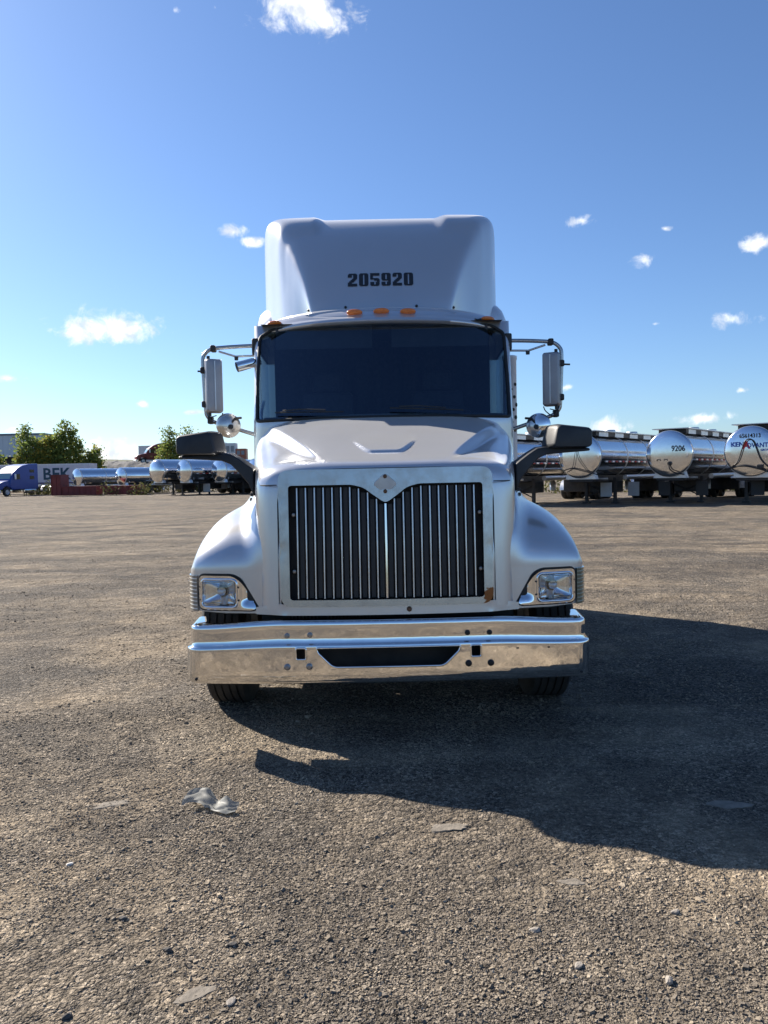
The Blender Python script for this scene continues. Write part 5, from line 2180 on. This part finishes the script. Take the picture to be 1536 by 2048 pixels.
# ------------------------------------------------------------------ trees and scrub
def leaf_cloud(spires, n, leaf, seed):
    """spires: (x, y, z0, z1, r0) tapering columns of foliage"""
    r = np.random.default_rng(seed)
    w = np.array([(s[3] - s[2]) * s[4]**1.5 for s in spires])
    idx = r.choice(len(spires), n, p=w / w.sum())
    S = np.array(spires)[idx]
    t = r.random(n)**.9
    rad = 1.5 * S[:, 4] * np.clip(np.sin(PI * np.clip(t * .86 + .12, 0, 1))**.8, .06, 1) * (1 - .22 * t)
    a = r.uniform(0, 2 * PI, n)
    rr = rad * np.sqrt(r.random(n)) * (1 + .42 * r.normal(size=n))
    # clumps
    z = S[:, 2] + (S[:, 3] - S[:, 2]) * t
    p = np.stack([S[:, 0] + rr * np.cos(a), S[:, 1] + rr * np.sin(a), z], -1)
    cl_ = r.integers(0, max(8, n // 22), n)
    off = r.normal(size=(n // 22 + 9, 3)) * .38
    p += off[cl_]
    U = r.normal(size=(n, 3))
    U /= np.linalg.norm(U, axis=1)[:, None]
    V = np.cross(U, r.normal(size=(n, 3)))
    V /= np.linalg.norm(V, axis=1)[:, None]
    sz = leaf * r.uniform(.6, 1.3, n)[:, None]
    q = np.stack([p - U * sz, p + V * sz * .55, p + U * sz, p - V * sz * .55], 1).reshape(-1, 3)
    mb = MB()
    mb.v = [tuple(x) for x in q]
    mb.f = [(4 * i, 4 * i + 1, 4 * i + 2, 4 * i + 3) for i in range(n)]
    return mb


def tree(label, x, y, spires, n, yellow=0, leaf=.22, seed=0, zbase=0):
    t = thing('tree', label, 'tree', (x, y, zbase), 0, 'trees at the far left')
    h = max(s[3] for s in spires)
    spires = spires[:1] + [(-1.5, .3, .1, h * .55, .9), (1.6, -.2, .1, h * .5, .9)] + spires[1:]
    tr = MB().tube([(0, 0, 0), (.05, 0, h * .3), (-.05, .05, h * .6), (0, 0, h * .85)], [.16, .12, .08, .03], 8)
    obj('trunk', tr, BARK, t, smooth=60)
    for i, s in enumerate(spires):
        if i == 0:
            continue
        obj('limb', MB().tube([(0, 0, h * .18), (s[0] * .5, s[1] * .5, s[2] + .3), (s[0], s[1], s[3] * .85)], [.09, .06, .02], 6), BARK, t, smooth=60)
    rs_ = random.Random(seed)
    shoots = [(rs_.uniform(-1.6, 1.6), rs_.uniform(-.6, .6), h * .45, h * rs_.uniform(.86, 1.06), .42) for _ in range(4)]
    obj('crown', leaf_cloud(spires + shoots, n, leaf * 1.1, seed), LEAF, t, fix=False)
    if yellow:
        obj('yellow_foliage', leaf_cloud(spires[-2:], yellow, leaf, seed + 1), LEAFY, t, fix=False)


Y0 = 128
tree('small dark tree at the left edge before the warehouse', -64.0, 126, [(0, 0, 1, 7.6, .9), (-.9, .2, 1, 6.2, .8), (1.0, 0, .5, 6.4, .9), (1.9, 0, .5, 5.2, .8)], 2600, 300, .24, 1)
tree('tall slender green tree, leftmost of the main clump', -59.0, Y0, [(0, 0, 1, 10.9, 1.0), (.9, .3, .8, 8.8, 1.1), (-.9, -.2, .6, 6.6, 1.0), (1.5, .2, .5, 7.6, 1.1)], 3400, 900, .24, 3)
tree('broad tree with yellowing leaves in the middle of the clump', -55.6, Y0 + 1, [(0, 0, .6, 9.0, 1.4), (1.0, 0, .6, 8.9, 1.3), (-1.1, .2, .6, 8.9, 1.2), (.2, -.4, 1.5, 8.9, 1.2), (-.8, -.5, 1, 7.8, 1.3)], 3200, 1900, .24, 5)
tree('tallest green tree on the right side of the clump', -52.4, Y0, [(0, 0, .6, 11.3, 1.1), (-.9, .2, .6, 9.6, 1.2), (1.1, -.2, .6, 10.2, 1.0), (2.0, 0, .5, 7.9, 1.2)], 4300, 700, .24, 7)
tree('small yellow-green tree at the right end of the clump', -48.0, Y0 - 1, [(0, 0, .4, 6.4, 1.1), (-1.0, 0, .4, 5.4, 1.0), (.9, 0, .4, 6.9, .8), (.2, -.3, .4, 5.4, 1.1)], 2400, 1400, .22, 9)
tree('slender tree beside the maroon truck on the embankment', -36.4, 132, [(0, 0, .5, 6.6, .6), (.8, 0, .5, 6.2, .6), (-.5, 0, .3, 4.2, .8), (1.2, 0, .3, 4.2, .9)], 1900, 500, .2, 11, 3.6)
tree('tree mostly hidden behind the left-hand hood mirror', -33.4, 134, [(0, 0, .5, 6.9, .7), (.9, 0, .3, 4.6, .9), (-.8, 0, .3, 4.4, .8)], 1400, 300, .2, 13, 3.6)
tree('thin sapling just left of the white containers', -31.8, 140, [(0, 0, .5, 5.0, .4), (.4, 0, .3, 3.4, .4)], 400, 100, .18, 15, 4.2)


def scrub(name, label, pts, n, leaf, seed, m):
    r = random.Random(seed)
    sp = []
    for (x0, y0, x1, y1, k, h, w) in pts:
        for i in range(k):
            t = r.random()
            sp.append((x0 + (x1 - x0) * t, y0 + (y1 - y0) * t + r.uniform(-w, w), -.1, h * r.uniform(.5, 1.2), r.uniform(.4, .9)))
    o = obj(name, leaf_cloud(sp, n, leaf, seed), m, fix=False)
    tag(o, label, 'scrub', kind='stuff')


SCR = island_mat('dry_scrub', [(.10, .11, .03), (.17, .16, .05), (.07, .09, .03), (.24, .20, .08)], .8, trans=.2)
scrub('scrub', 'dry green scrub growing behind the right-hand tank trailers', [(2, 60, 40, 50, 70, 1.5, 1.5)], 9000, .12, 71, SCR)
scrub('scrub', 'rough grass and weeds along the foot of the embankment', [(-45, 95, -8, 92, 60, 1.1, 1.5), (-30, 82, -24, 82, 7, .8, .4)], 7000, .12, 73, SCR)
